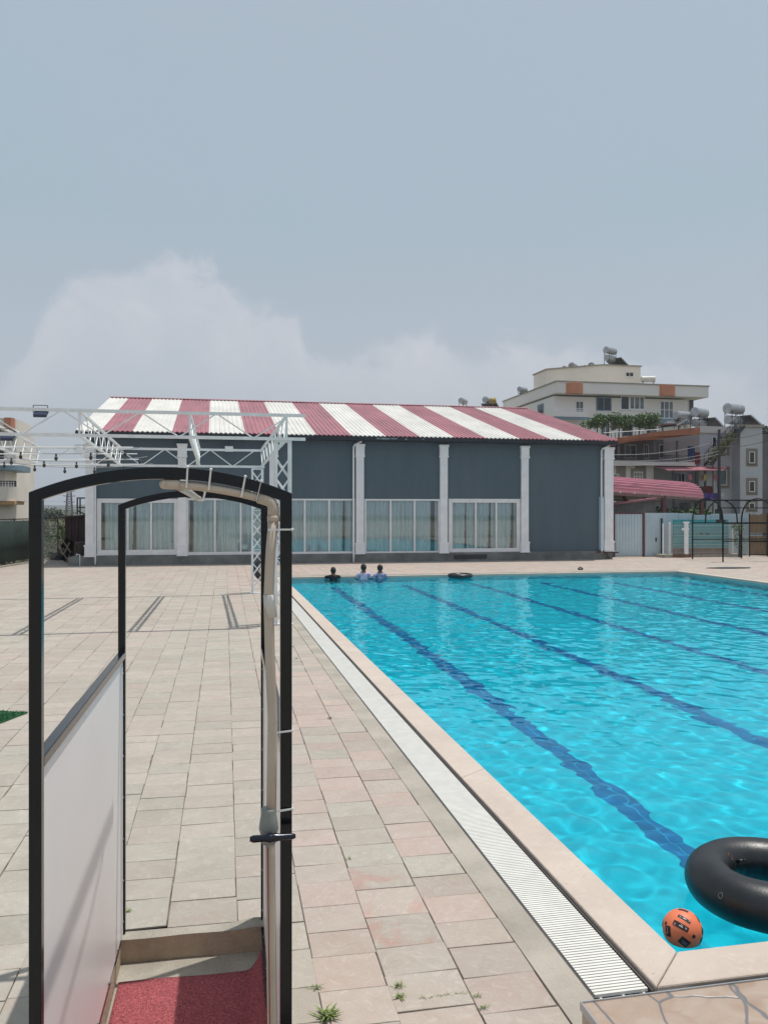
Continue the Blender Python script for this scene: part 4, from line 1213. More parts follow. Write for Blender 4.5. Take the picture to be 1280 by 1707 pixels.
    for i in range(m_ + 1):
        th = math.pi * .62 * i / m_
        for j in range(n):
            p = 2 * math.pi * j / n; lift = 1 + .05 * noise.noise((p * 2, th * 4, u))
            fr = math.sin(p)        # +1 = face side
            th2 = th * (1.18 if fr < .2 else 1.18 - .5 * (fr - .2))
            vv.append(hc + Vector((math.sin(th2) * math.cos(p) * .093 * s * lift, math.sin(th2) * math.sin(p) * .108 * s * lift, math.cos(th2) * .118 * s * lift)))
    for i in range(m_):
        for j in range(n): ff.append((i * n + j, (i + 1) * n + j, (i + 1) * n + (j + 1) % n, i * n + (j + 1) % n))
    b.add(vv, ff)
    if hair == 'bun': b.sphere(hc + Vector((0, -.095 * s, .015)), .036 * s, 12, 8)
    b.build('hair', 'hair', t, smooth=True)
    for sg in (-1, 1): b = MB(); b.sphere(hc + Vector((sg * .088 * s, .0, -.015)), .022 * s, 8, 6, (.4, .8, 1.3)); b.build('ear', 'skin', t, smooth=True)
    b = MB(); b.sphere(hc + Vector((0, .116 * s, -.012)), .016 * s, 8, 6, (.8, 1, 1.4)); b.build('nose', 'skin', t, smooth=True)
    for sg in (-1, 1): b = MB(); b.sphere(hc + Vector((sg * .032 * s, .098 * s, .008)), .010 * s, 8, 6); b.build('eye', 'hair', t, smooth=True)
    b = MB(); b.sphere(hc + Vector((0, .102 * s, -.052 * s)), .022 * s, 8, 6, (1, .4, .3)); b.build('mouth', 'red_cloth', t, smooth=True)
    return t
swimmer(3.98, 27.98, .37, 'elbows', 'shirt_black', 'person in a black shirt leaning both elbows on the far pool edge', .05)
swimmer(5.02, 27.95, .47, 'rest', 'shirt_pink', 'person in a pink and violet top standing in the middle of the three bathers', -.1, 'bun')
swimmer(5.60, 27.95, .44, 'rest', 'shirt_blue', 'person in a dark blue and pink patterned top beside the pink topped bather', .15)

# ================================================================== small things on the deck
p = G(967, 950)
b = MB(); b.sphere((p.x, p.y, .03), .12, 10, 6, (1, .6, .35)); b.tube([(p.x - .1, p.y, .05), (p.x - .02, p.y, .12), (p.x + .1, p.y, .05)], .02, 6)
tag(b.build('slipper', 'rubber', smooth=True), 'small dark slipper left on the far deck behind the pool', 'slipper')
p = G(1215, 947)
b = MB(); n = 24; poly = [(p.x + (.95 + .06 * math.sin(5 * q)) * math.cos(q), p.y + .42 * math.sin(q)) for q in [2 * math.pi * i / n for i in range(n)]]
b.prism(poly, .006, .016)
tag(b.build('cover_sheet', 'rubber'), 'thin dark sheet lying flat on the paving in front of the black pergola', 'sheet')
# artificial turf mat, left edge
b = MB(); A = G(47, 1190); dv = Vector((-.30, -.60, 0)); 
c0, c1, c2, c3 = G(47, 1189), G(-120, 1182), G(-260, 1235), G(-28, 1218)
b.prism([(q.x, q.y) for q in (c0, c3, c2, c1)], .003, .016)
rg = random.Random(2)
for k in range(5200):
    s_, r_ = rg.random(), rg.random(); pA = c0.lerp(c1, s_); pB = c3.lerp(c2, s_); q = pA.lerp(pB, r_)
    if q.x < -3.2: continue
    a = rg.uniform(0, 6.28); hgt = rg.uniform(.012, .022)
    b.add([(q.x - .004 * math.cos(a), q.y - .004 * math.sin(a), .016), (q.x + .004 * math.cos(a), q.y + .004 * math.sin(a), .016), (q.x + rg.uniform(-.01, .01), q.y + rg.uniform(-.01, .01), .016 + hgt)], [(0, 1, 2)])
tag(b.build('turf_mat', 'turf'), 'corner of a green artificial grass mat lying on the slabs at left', 'mat')

def weed(px, py, n, size, lab, spread=.02, line=0.0):
    c = G(px, py); b = MB(); rg = random.Random(int(px * 7 + py))
    for k in range(n):
        a = rg.uniform(0, 6.28); l = size * rg.uniform(.5, 1.1); el_ = rg.uniform(.15, 1.1)
        o = Vector((c.x + rg.gauss(0, spread) + line * rg.uniform(-.5, .5), c.y + rg.gauss(0, spread * .6) + line * .0, .002))
        d = Vector((math.cos(a), math.sin(a), 0)); s_ = Vector((-math.sin(a), math.cos(a), 0)) * size * .055
        p1 = o + d * l * .5 * math.cos(el_) + Vector((0, 0, l * .5 * math.sin(el_))); p2 = o + d * l * math.cos(el_) + Vector((0, 0, l * .62 * math.sin(el_)))
        b.add([o - s_ * .5, o + s_ * .5, p1 + s_, p1 - s_, p2], [(0, 1, 2, 3), (3, 2, 4)])
    tag(b.build('weed', 'weed', origin=(c.x, c.y, 0)), lab, 'weed', 'weeds in the paving joints')
weed(545, 1697, 70, .085, 'largest grassy weed sprouting between the slabs right of the shower', .012)
weed(528, 1648, 12, .05, 'sparse little weed just above the largest grassy weed', .015)
weed(663, 1645, 26, .04, 'upper of two round leafy weeds on the joint left of the weed row', .008)
weed(666, 1664, 30, .042, 'lower of two round leafy weeds on the joint left of the weed row', .008)
weed(740, 1660, 70, .018, 'thin row of tiny weeds along a cross joint near the ledge', .006, .24)
weed(797, 1662, 16, .03, 'small weed at the right end of the thin weed row', .008)
weed(804, 1681, 22, .032, 'leafy weed on the joint nearest to the stone ledge', .008)
weed(211, 1521, 30, .04, 'gray green weed at the foot of the rear left shower post', .01)
weed(549, 1198, 26, .045, 'lone bright green weed in the slabs midway along the drain', .012)
weed(583, 1432, 12, .035, 'dry yellowish weed in the slabs beside the shower valve height', .01)
weed(495, 1098, 18, .05, 'tuft of weed in the joint near the canopy column, nearer one', .015)
weed(488, 1078, 14, .05, 'tuft of weed in the joint near the canopy column, farther one', .015)

# ================================================================== RIGHT: sheet metal fence, gate, enclosure
def corr_panel(b, xa, xb, v, z0, z1, pitch=.16, dep=.02):
    """vertical corrugated sheet in the plane y = v"""
    xs = []; x = xa
    while x < xb:
        for q, d in ((0, 0), (.4, 0), (.5, 1), (.9, 1)):
            xx = x + q * pitch
            if xx <= xb: xs.append((xx, v - d * dep))
        x += pitch
    xs.append((xb, v)); n = len(xs)
    vs = [(x_, y_, z0) for x_, y_ in xs] + [(x_, y_, z1) for x_, y_ in xs] + [(x_, y_ + .006, z0) for x_, y_ in xs] + [(x_, y_ + .006, z1) for x_, y_ in xs]
    fs = []
    for i in range(n - 1): fs += [(i, i + 1, n + i + 1, n + i), (2 * n + i + 1, 2 * n + i, 3 * n + i, 3 * n + i + 1), (n + i, n + i + 1, 3 * n + i + 1, 3 * n + i)]
    b.add(vs, fs)
MV = 38.0
X = lambda px, v=MV: V(px, 850, v).x
Z = lambda py, px=1100, v=MV: V(px, py, v).z
t = thing('sheet_metal_gate', 'pale blue corrugated metal gate between dark red posts beside the hall', 'gate', (X(1047), MV, 0))
b = MB(); corr_panel(b, X(1025), X(1070), MV, .06, Z(857)); b.build('gate_sheet', 'corr_blue', t)
b = MB(); b.box((X(1018.5), MV - .06, 0), (X(1024), MV + .06, Z(868))); b.build('post', 'maroon_steel', t)
b = MB(); b.box((X(1070.3), MV - .05, 0), (X(1073.5), MV + .05, Z(855))); b.build('post', 'maroon_steel', t)
b = MB(); b.box((X(1018.5), MV - .04, Z(856.5)), (X(1070), MV + .04, Z(854.8))); b.build('top_rail', 'maroon_steel', t)
b = MB(); b.box((X(1024.3), MV - .03, .02), (X(1070), MV + .03, .058)); b.build('bottom_rail', 'concrete', t)
t = thing('sheet_metal_fence', 'pale blue corrugated metal fence behind the pergola', 'fence', (X(1160), MV, 0))
segs = [(1074, 1130, 855), (1130.4, 1157, 855.6), (1157.4, 1184, 858.2), (1184.4, 1247, 856.4)]
for a_, c_, zt in segs: b = MB(); corr_panel(b, X(a_), X(c_), MV + .02, .03, Z(zt)); b.build('fence_sheet', 'corr_blue', t)
b = MB(); b.box((X(1100.3), MV - .07, 0), (X(1102.6), MV - .01, Z(864))); b.build('post', 'dark_steel', t)
b = MB(); b.box((X(1074), MV - .03, 0), (X(1247), MV + .03, .03)); b.build('base_kerb', 'concrete', t)
b = MB(); b.box((X(1091.5), MV - .045, .75), (X(1093.3), MV - .01, .95)); b.build('latch', 'dark_steel', t)
# fenced machine enclosure
EVV = 37.0
XE = lambda px: V(px, 850, EVV).x
ZE_ = lambda py: V(1170, py, EVV).z
t = thing('concrete_base', 'low brown and cream concrete base under the wire mesh enclosure', 'concrete base', (XE(1170), EVV + .3, 0))
b = MB(); b.box((XE(1104), EVV - .06, 0), (XE(1236), EVV + .8, .14)); b.build('slab', 'concrete', t)
b = MB(); b.box((XE(1120), EVV - .16, 0), (XE(1148), EVV - .063, .17)); b.box((XE(1120), EVV - .06, .141), (XE(1217), EVV - .03, .17)); b.build('brown_edge', 'brown_slab', t)
t = thing('wire_mesh_fence', 'white wire mesh fence in front of the turquoise panels', 'fence', (XE(1170), EVV, .14))
b = MB()
za, zb2 = .18, Z(873, 1170, EVV)
x = XE(1104)
while x < XE(1237):
    b.box((x, EVV - .003, za), (x + .006, EVV + .003, zb2)); x += .06
z = za
while z < zb2:
    b.box((XE(1104), EVV - .0065, z), (XE(1237), EVV - .0035, z + (.014 if int((z - za) / .055) % 4 == 0 else .005))); z += .055
b.build('wire_mesh', 'wmesh', t)
for px in (1103.5, 1219.5): b = MB(); b.box((XE(px), EVV - .03, .14), (XE(px) + .05, EVV + .02, zb2 + .02)); b.build('post', 'pilaster', t)
t = thing('white_post', 'thick white post with a crosspiece on the brown base', 'post', (XE(1140), EVV - .1, .14))
b = MB(); b.box((XE(1137.5), EVV - .18, .17), (XE(1143.5), EVV - .09, Z(870, 1140, EVV))); b.box((XE(1132), EVV - .20, Z(884, 1140, EVV)), (XE(1144), EVV - .181, Z(880, 1140, EVV))); b.build('shaft', 'pilaster', t)
b = MB(); b.box((XE(1136), EVV - .19, Z(872, 1140, EVV)), (XE(1145), EVV - .08, Z(869.5, 1140, EVV))); b.build('cap', 'pilaster', t)
t = thing('white_post', 'thinner white post behind the wire mesh, left of the crosspiece post', 'post', (XE(1120), EVV + .25, .14))
b = MB(); b.box((XE(1118), EVV + .2, .142), (XE(1121.5), EVV + .28, Z(870.5, 1120, EVV))); b.build('shaft', 'pilaster', t)
t = thing('turquoise_panel_stack', 'turquoise slatted panels standing behind the wire mesh fence', 'panels', (XE(1172), EVV + .5, .14))
xa, xb = XE(1130), XE(1222); n = 9; z0_, z1_ = Z(914, 1170, EVV), Z(866, 1170, EVV)
for k in range(n):
    za_, zb_ = z0_ + (z1_ - z0_) * k / n, z0_ + (z1_ - z0_) * (k + 1) / n
    b = MB(); b.box((xa, EVV + .42, za_ + .006), (xb, EVV + .50, zb_ - .03)); b.build('panel', 'teal', t)
    b = MB(); b.box((xa - .02, EVV + .40, zb_ - .028), (xb + .02, EVV + .50, zb_)); b.build('panel_edge', 'teal_light', t)
b = MB(); b.box((xa, EVV + .42, .143), (xb, EVV + .5, z0_)); b.build('support', 'brown_slab', t)
for px in (1176, 1186.5): b = MB(); b.box((XE(px) - .07, EVV + .38, Z(892, 1180, EVV)), (XE(px) + .07, EVV + .399, Z(888.5, 1180, EVV))); b.build('vent_hole', 'dark_steel', t)
# climbing plant beside it
t = thing('potted_vine', 'thin vine climbing a dark stake right of the turquoise panels', 'plant', (V(1230, 925, 36.6).x, 36.6, 0))
q = V(1232, 925, 36.6); rg = random.Random(8)
b = MB(); b.tube([(q.x, 36.6, 0), (q.x + .02, 36.6, .9), (q.x - .02, 36.62, 1.62)], [.07, .05, .03], 8); b.build('trunk', 'dark_steel', t)
b = MB(); b.leaves((q.x - .12, 36.55, 1.5), (.38, .2, .22), 170, .09, rg); b.leaves((q.x - .2, 36.55, 1.0), (.14, .12, .6), 110, .08, rg); b.leaves((q.x + .05, 36.5, .8), (.12, .12, .7), 90, .07, rg); b.build('foliage', 'leaf', t)
# bamboo screen
BV = 36.9
t = thing('bamboo_screen', 'brown bamboo screen in a black frame at the right edge', 'screen', (V(1275, 925, BV).x, BV, 0))
xa = V(1249, 900, BV).x; xb = xa + 3.4; rg = random.Random(9)
for (za_, zb_) in ((.10, Z(893, 1260, BV)), (Z(890, 1260, BV) + .05, Z(857, 1260, BV))):
    b = MB(); x = xa
    while x < xb:
        w_ = rg.uniform(.035, .06); b.box((x, BV + .02 + rg.uniform(0, .015), za_), (x + w_ - .004, BV + .05, zb_ + rg.uniform(-.05, .02))); x += w_
    b.build('cane_panel', 'bamboo', t)
for z in (.06, Z(891, 1260, BV), Z(903.5, 1260, BV)): b = MB(); b.box((xa - .05, BV - .01, z), (xb, BV + .018, z + .045)); b.build('rail', 'black_steel', t)
for x in (xa - .06, xa + .95, xa + 1.9): b = MB(); b.box((x, BV - .03, 0), (x + .05, BV - .011, Z(856, 1260, BV))); b.build('post', 'black_steel', t)

# black pergola frame
PF0, PF1 = V(1207, 937, 33.2), V(1152, 932, 35.6)
U_A = 22.25
t = thing('pergola_frame', 'black steel arched pergola frame on the paving behind the pool corner', 'pergola', (24.3, 34.4, 0))
va, vb = 33.2, 35.6; zs, zt_ = 1.72, 2.86
def hoop(u, foot=True):
    pts = []
    for k in range(17):
        a_ = math.pi * k / 16
        pts.append((u, (va + vb) / 2 - math.cos(a_) * (vb - va) / 2, zs + (zt_ - zs) * math.sin(a_) ** .8))
    b = MB()
    if foot: pts = [(u, va, 0)] + pts + [(u, vb, 0)]
    for p_, q_ in zip(pts[:-1], pts[1:]): b.bar(p_, q_, .05, .05, up=(1, 0, 0))
    b.build('hoop', 'black_steel', t)
for u in (22.25, 24.85, 27.4): hoop(u)
for (v_, z_) in ((va, 1.72), (vb, 1.72), (va, .93), (vb, .93), ((va + vb) / 2 - .55, 2.78), ((va + vb) / 2 + .55, 2.78), (va + .12, 2.42)):
    b = MB(); b.bar((22.25, v_, z_), (27.4, v_, z_), .045); b.build('rail', 'black_steel', t)
# arched brace between the two near hoops
b = MB(); pts = [(22.9 + .85 * (1 - math.cos(math.pi * k / 12)), vb - .04, 1.72 + 1.08 * math.sin(math.pi * k / 12) ** .8) for k in range(13)]
for p_, q_ in zip(pts[:-1], pts[1:]): b.bar(p_, q_, .05)
b.build('brace', 'black_steel', t)
b = MB(); b.bar((24.9, va, 0), (24.9, va, 2.9), .09); b.build('post', 'black_steel', t)
b = MB(); b.box((22.1, va + .02, 1.74), (22.4, va + .3, 1.9)); b.box((22.2, va + .1, 1.9), (22.3, va + .2, 2.3)); b.build('lamp_bracket', 'dark_steel', t)

# red barrel roofed shelter behind the fence
t = thing('red_shelter', 'open shelter with a curved dark red metal roof behind the gate', 'shelter', (22.5, 44, 0))
def CW_(Xc, Yc, z): return Vector((CS * Xc + SN * Yc, -SN * Xc + CS * Yc, z))
def PD(px, py, d): return CW_((px - CX) / F * d, d, H - (py - CY) * d / F)
eA, eB = CW_(10.9, 41, 3.28), CW_(21.6, 56, 3.18)
cL, cR = CW_(12.4, 50.0, 4.28), CW_(21.7, 60.2, 4.30)
fA, fB = cL * 2 - eA, cR * 2 - eB
fA.z, fB.z = eA.z, eB.z
def roof_pt(s_, q):           # s_ along the axis, q 0 front eave .. 1 crest .. 2 back eave
    a_ = (eA if q <= 1 else fA).lerp(eB if q <= 1 else fB, s_); c_ = cL.lerp(cR, s_); qq = q if q <= 1 else 2 - q
    p = a_.lerp(c_, 1 - math.cos(qq * math.pi / 2)); p.z = a_.z + (c_.z - a_.z) * math.sin(qq * math.pi / 2)
    return p
NR = 9
for half, nm in ((0, 'roof_front'), (1, 'roof_back')):
    b = MB(); vs = []; fs = []
    qs = [half + k / NR for k in range(NR + 1)]
    prof_ = []
    for k, q in enumerate(qs):
        prof_ += [(q, 0), (q + .62 / NR, 0), (q + .66 / NR, .11), (q + .96 / NR, .11)] if k < NR else [(q, 0)]
    for (q, dz) in prof_:
        for s_ in (0, 1): p = roof_pt(s_, min(q, half + 1)); vs.append((p.x, p.y, p.z + dz))
    n = len(prof_)
    for i in range(n - 1): fs.append((2 * i, 2 * i + 1, 2 * i + 3, 2 * i + 2))
    b.add(vs, fs); b.build(nm, 'canopy_red', t)
    b = MB(); vs = []; fs = []
    for q in qs:
        for s_ in (0, 1): p = roof_pt(s_, q); vs.append((p.x, p.y, p.z - .03))
    for i in range(NR): fs.append((2 * i + 2, 2 * i + 3, 2 * i + 1, 2 * i))
    b.add(vs, fs); b.build('roof_lining', 'canopy_under', t)
b = MB()
for s_ in (0, .12, .24, .37, .5, .75, 1):
    for k in range(12): b.bar(roof_pt(s_, k / 6) - Vector((0, 0, .10)), roof_pt(s_, (k + 1) / 6) - Vector((0, 0, .10)), .09, .12)
for q in (0, .5, 1.5, 2): b.bar(roof_pt(0, q) - Vector((0, 0, .12)), roof_pt(1, q) - Vector((0, 0, .12)), .1, .14)
b.build('roof_frame', 'maroon_steel', t)
for s_ in (.02, .52, .97):
    for q in (.02, 1.95):
        p = roof_pt(s_, q); b = MB(); b.bar((p.x, p.y, 0), (p.x, p.y, p.z - .1), .22); b.build('post', 'maroon_steel', t)
t = thing('block_wall', 'bare concrete block wall with a sloping red edge behind the gate', 'wall', V(1050, 856, 40.2))
q0, q1 = V(1012, 843, 40.2), V(1092, 833, 40.2)
b = MB(); b.add([(q0.x, 40.2, 0), (q1.x, 40.2, 0), (q1.x, 40.2, q1.z), (q0.x, 40.2, q0.z), (q0.x, 40.4, 0), (q1.x, 40.4, 0), (q1.x, 40.4, q1.z), (q0.x, 40.4, q0.z)],
    [(0, 1, 2, 3), (5, 4, 7, 6), (1, 5, 6, 2), (4, 0, 3, 7), (3, 2, 6, 7)]); b.build('blocks', 'block_wall', t)
b = MB(); b.bar(q0 + Vector((0, .05, .06)), q1 + Vector((0, .05, .06)), .4, .10); b.build('coping_strip', 'roof_red', t)

# ---- trees
def tree(name, lab, base, h, rad, n, leaf, m='leaf', trunk_r=.12, group=None, seed=1, dense=0.0, clumps=9):
    t = thing(name, lab, 'tree', base, group); rg = random.Random(seed); c = Vector(base) + Vector((0, 0, h - rad[2]))
    b = MB(); base = Vector(base)
    b.tube([base, base + Vector((.05 * h * rg.uniform(-1, 1), 0, h * .3)), c], [trunk_r, trunk_r * .75, trunk_r * .4], 8)
    cl = []
    for k in range(clumps):
        a = rg.uniform(0, 6.28); e_ = rg.uniform(-.7, 1); r_ = rg.uniform(.45, .8)
        q = c + Vector((rad[0] * r_ * math.cos(a) * math.cos(e_), rad[1] * r_ * math.sin(a) * math.cos(e_), rad[2] * r_ * math.sin(e_)))
        cl.append(q); s_ = base.lerp(c, rg.uniform(.55, .95)); b.tube([s_, s_.lerp(q, .5) + Vector((0, 0, .05 * h)), q], [trunk_r * .35, trunk_r * .22, trunk_r * .08], 5)
    b.build('trunk', 'bark', t)
    b = MB(); b.leaves(c, rad, n // 3, leaf, rg, dense, .8)
    for q in cl: b.leaves(q, (rad[0] * .42, rad[1] * .42, rad[2] * .40), int(n * .67 / clumps), leaf, rg)
    b.build('crown', m, t)
    return t
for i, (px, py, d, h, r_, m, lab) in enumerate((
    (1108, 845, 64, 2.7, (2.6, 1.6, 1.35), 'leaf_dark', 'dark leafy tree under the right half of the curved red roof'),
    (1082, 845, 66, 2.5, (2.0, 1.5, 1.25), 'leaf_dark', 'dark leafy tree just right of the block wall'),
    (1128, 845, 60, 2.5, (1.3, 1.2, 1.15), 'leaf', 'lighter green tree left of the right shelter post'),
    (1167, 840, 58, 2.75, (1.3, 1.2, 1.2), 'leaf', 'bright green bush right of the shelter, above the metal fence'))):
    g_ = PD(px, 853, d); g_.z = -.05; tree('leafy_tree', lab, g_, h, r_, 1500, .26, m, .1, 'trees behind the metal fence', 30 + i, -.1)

# ================================================================== BACKGROUND BUILDINGS
def windowp(parent, v, x0, x1, y0, y1, surround=None, frame='frame_white', glass='window_dark', cols=2, proud=.05, rows=1):
    """window between photo columns x0..x1 and rows y0..y1 on the wall plane y = v"""
    a, c = V(x0, y1, v), V(x1, y0, v); u0, u1, z0, z1 = a.x, c.x, a.z, c.z
    fw = max(.06, (u1 - u0) * .07); b = MB(); y = v - proud
    b.box((u0, y, z0), (u0 + fw, v + .02, z1)); b.box((u1 - fw, y, z0), (u1, v + .02, z1)); b.box((u0 + fw, y, z1 - fw), (u1 - fw, v + .02, z1)); b.box((u0 + fw, y, z0), (u1 - fw, v + .02, z0 + fw))
    for k in range(1, cols): x = u0 + (u1 - u0) * k / cols; b.box((x - fw * .4, y + .004, z0 + fw), (x + fw * .4, v + .02, z1 - fw))
    for k in range(1, rows): z = z0 + (z1 - z0) * k / rows; b.box((u0 + fw, y + .006, z - fw * .3), (u1 - fw, v + .02, z + fw * .3))
    w = b.build('window', frame, parent)
    b = MB(); b.box((u0 + fw, v - .012, z0 + fw), (u1 - fw, v + .01, z1 - fw)); b.build('pane', glass, w)
    b = MB(); b.box((u0 - .1, v - proud - .07, z0 - .09), (u1 + .1, v - .003, z0 - .003)); b.build('sill', surround or 'frame_white', w)
    if surround:
        s_ = .28; b = MB()
        b.box((u0 - s_, v - .035, z0 - s_), (u0 - .002, v - .002, z1 + s_)); b.box((u1 + .002, v - .035, z0 - s_), (u1 + s_, v - .002, z1 + s_)); b.box((u0 - .002, v - .035, z1 + .002), (u1 + .002, v - .002, z1 + s_)); b.box((u0 - .002, v - .035, z0 - s_), (u1 + .002, v - .002, z0 - .092))
        b.build('surround', surround, w)
    return w
def pbox(b, v, x0, x1, y0, y1, depth, front=0.0):
    a, c = V(x0, y1, v), V(x1, y0, v); b.box((a.x, v - front, a.z), (c.x, v + depth, c.z)); return a, c

# ---- apartment block with penthouse
AV = 92.0
apt = thing('apartment_block', 'pale apartment block with a set back penthouse and curved orange balcony fronts', 'building', (V(1040, 850, AV).x, AV + 8, 0))
def av(px, py, dv=0): return V(px, py, AV + dv)
b = MB(); L0, R0 = av(922.5, 660), av(1146, 663); b.box((L0.x, AV, 0), (R0.x, AV + 16, L0.z))
b.build('wall', 'apt', apt)
b = MB(); pbox(b, AV, 933, 1173, 663, 643.5, 0, 0) if False else None
T = av(1000, 641.5).z; Bz = av(1000, 659.5).z
Lb = VU(922, 650, av(933, 650).x)
b = MB(); b.box((av(920, 650).x, AV - 1.3, Bz), (av(1170, 650).x, AV + 17, T)); b.build('roof_parapet', 'apt', apt)
b = MB(); b.box((av(920, 650).x - .12, AV - 1.42, T), (av(1170, 650).x + .12, AV + 17.1, T + .12)); b.build('parapet_cap', 'concrete', apt)
def curved_front(x0, x1, y0, y1, m, v, bulge=.5):
    a, c = V(x0, y1, v), V(x1, y0, v); n = 12; pl = [(a.x + (c.x - a.x) * k / n, v - bulge * math.sin(math.pi * k / n) ** .6 - .02) for k in range(n + 1)] + [(c.x, v + .3), (a.x, v + .3)]
    b = MB(); b.prism(pl, a.z, c.z); return b.build('curved_front', m, apt)
curved_front(943, 971, 639.5, 656, 'apt_orange', AV - 1.3); curved_front(1098.5, 1124.5, 642.5, 660, 'apt_orange', AV - 1.3)
# left balcony
a, c = V(924, 690, AV - 1.2), V(979, 683, AV - 1.2)
b = MB(); b.box((a.x, AV - 1.2, V(930, 694, AV - 1.2).z), (c.x, AV - .01, V(930, 686, AV - 1.2).z)); b.build('balcony_slab', 'apt', apt)
b = MB(); b.box((a.x - .05, AV - 1.26, V(930, 699, AV - 1.2).z), (c.x + .3, AV - 1.21, V(930, 694.5, AV - 1.2).z)); b.build('balcony_band', 'apt_blue', apt)
zr0, zr1 = V(930, 686, AV - 1.2).z, V(930, 680, AV - 1.2).z
b = MB()
for k in range(19): x = a.x + (c.x - a.x) * k / 18; b.tube([(x, AV - 1.15, zr0), (x, AV - 1.15, zr1)], .025, 4)
for z in (zr1, (zr0 + zr1) / 2): b.tube([(a.x, AV - 1.15, z), (c.x, AV - 1.15, z)], .03, 4)
b.build('railing', 'pilaster', apt)
windowp(apt, AV, 959, 972, 669, 687, None, 'frame_white', 'window_pale', 2)
windowp(apt, AV, 993, 1018.5, 662, 685, None, 'apt_blue', 'window_dark', 2)
windowp(apt, AV, 1034, 1048, 661, 683, None, 'frame_white', 'window_dark', 1); windowp(apt, AV, 1048.3, 1074, 661, 683, None, 'frame_white', 'window_pale', 3)
windowp(apt, AV, 1099, 1122, 668.5, 698, None, 'frame_white', 'window_pale', 3, rows=2)
windowp(apt, AV, 1036, 1054, 706, 728, None, 'apt_blue', 'window_dark', 2); windowp(apt, AV, 1000, 1016, 706, 728, None, 'frame_white', 'window_pale', 2); windowp(apt, AV, 1075, 1095, 706, 728, None, 'frame_white', 'window_pale', 2)
b = MB(); b.box((av(1091, 705).x, AV - 1.0, av(1091, 706).z), (av(1168, 705).x, AV - .01, av(1091, 699).z)); b.build('balcony_slab', 'apt_blue', apt)
# right recessed side wall
b = MB(); b.box((R0.x + .001, AV + 1.5, 0), (av(1163, 700).x, AV + 16, Bz - .01)); b.build('side_wing', 'apt_cream', apt)
windowp(apt, AV + 1.5, 1148, 1155, 663, 692, None, 'apt_blue', 'window_dark', 1)
# side windows on the left flank
for vv in (AV + 3.0, AV + 8.5):
    w = MB(); w.box((L0.x - .06, vv, av(900, 684).z), (L0.x + .02, vv + 1.9, av(900, 666).z)); wi_ = w.build('window', 'apt_blue', apt)
    w = MB(); w.box((L0.x - .075, vv + .25, av(900, 682).z), (L0.x - .061, vv + 1.65, av(900, 668).z)); w.build('pane', 'window_dark', wi_)
# penthouse
PV = AV + 5
a, c = V(934.5, 640, PV), V(1067, 611.5, PV); m_ = V(1005, 611, PV)
b = MB(); b.prism([(a.x, PV + 4.5), (m_.x, PV), (c.x, PV), (c.x, PV + 9), (a.x, PV + 9)], T, c.z); b.build('penthouse', 'apt_cream', apt)
b = MB(); b.prism([(a.x - .15, PV + 4.4), (m_.x - .05, PV - .15), (c.x + .15, PV - .15), (c.x + .15, PV + 9.1), (a.x - .15, PV + 9.1)], c.z, c.z + .15); b.build('penthouse_cap', 'concrete', apt)
windowp(apt, PV, 1042, 1055.5, 620.5, 628, None, 'apt_cream', 'window_dark', 2)

def solar_heater(px, py_top, py_base, d, scale, lab, panel=1, double=False, m='tank', base_px=None, yaw=0.0):
    """tank on a stand with a sloping collector, standing on the roof at photo row py_base, at depth d"""
    g_ = PD(px, py_base, d); t = thing('solar_heater', lab, 'solar heater', g_, 'solar water heaters on the roofs')
    top = PD(px, py_top, d).z; r_ = .36 * scale; zt = top - r_; L_ = .75 * scale
    ca, sa = math.cos(yaw), math.sin(yaw); ax = Vector((ca, sa, 0)); ay = Vector((-sa, ca, 0))
    c = Vector((g_.x, g_.y, zt))
    b = MB(); b.tube([c - ax * (L_ + .04), c - ax * L_, c + ax * L_, c + ax * (L_ + .04)], [r_ * .8, r_, r_, r_ * .8], 16); b.build('tank', m, t, smooth=False)
    if double:
        c2 = c - Vector((0, 0, 2.2 * r_)); b = MB(); b.tube([c2 - ax * L_ * .9, c2 + ax * L_ * .9], r_ * .85, 16); b.build('lower_tank', m, t)
    b = MB()
    for s_ in (-.8, .8):
        for w_ in (-.8, .8):
            p = c + ax * L_ * s_ + ay * r_ * w_; b.bar((p.x, p.y, g_.z), (p.x, p.y, zt), .05)
        p = c + ax * L_ * s_; b.bar((p.x - ay.x * r_, p.y - ay.y * r_, g_.z + .2), (p.x + ay.x * r_, p.y + ay.y * r_, zt - .2), .035)
    b.build('stand', 'dark_steel', t)
    if panel:
        ph = min((zt - g_.z) * .62, .9 * scale); s0 = c + ax * panel * L_ * .7 + Vector((0, 0, g_.z + ph - c.z)); s1 = s0 + ax * panel * ph * 1.9; s1.z = g_.z + .08; w_ = ay * .95 * scale; nn = (s1 - s0).cross(w_).normalized() * .05
        b = MB(); q = [s0 - w_, s0 + w_, s1 + w_, s1 - w_]; b.add([x + nn for x in q] + [x - nn for x in q], [(0, 1, 2, 3), (7, 6, 5, 4), (0, 4, 5, 1), (1, 5, 6, 2), (2, 6, 7, 3), (3, 7, 4, 0)]); b.build('collector', 'solar', t)
        b = MB(); b.bar(s0 - w_, s1 - w_, .06, .12); b.bar(s0 + w_, s1 + w_, .06, .12); b.build('collector_frame', 'tank', t)
    return t
dP = (PV + 2) / (CS - SN * .28)
solar_heater(1016.5, 579, 611.5, dP, 1.25, 'tall double tanked solar heater on the penthouse roof', 1, True, yaw=.5)
solar_heater(1079.5, 627, 641, dP * .97, 1.1, 'pale tank beside the right wall of the penthouse', 0, False, 'tank_white', yaw=-.3)
solar_heater(870.5, 645, 659, dP * 1.25, 1.2, 'solar heater at the far left corner of the apartment block roof', 1, False, yaw=.6)
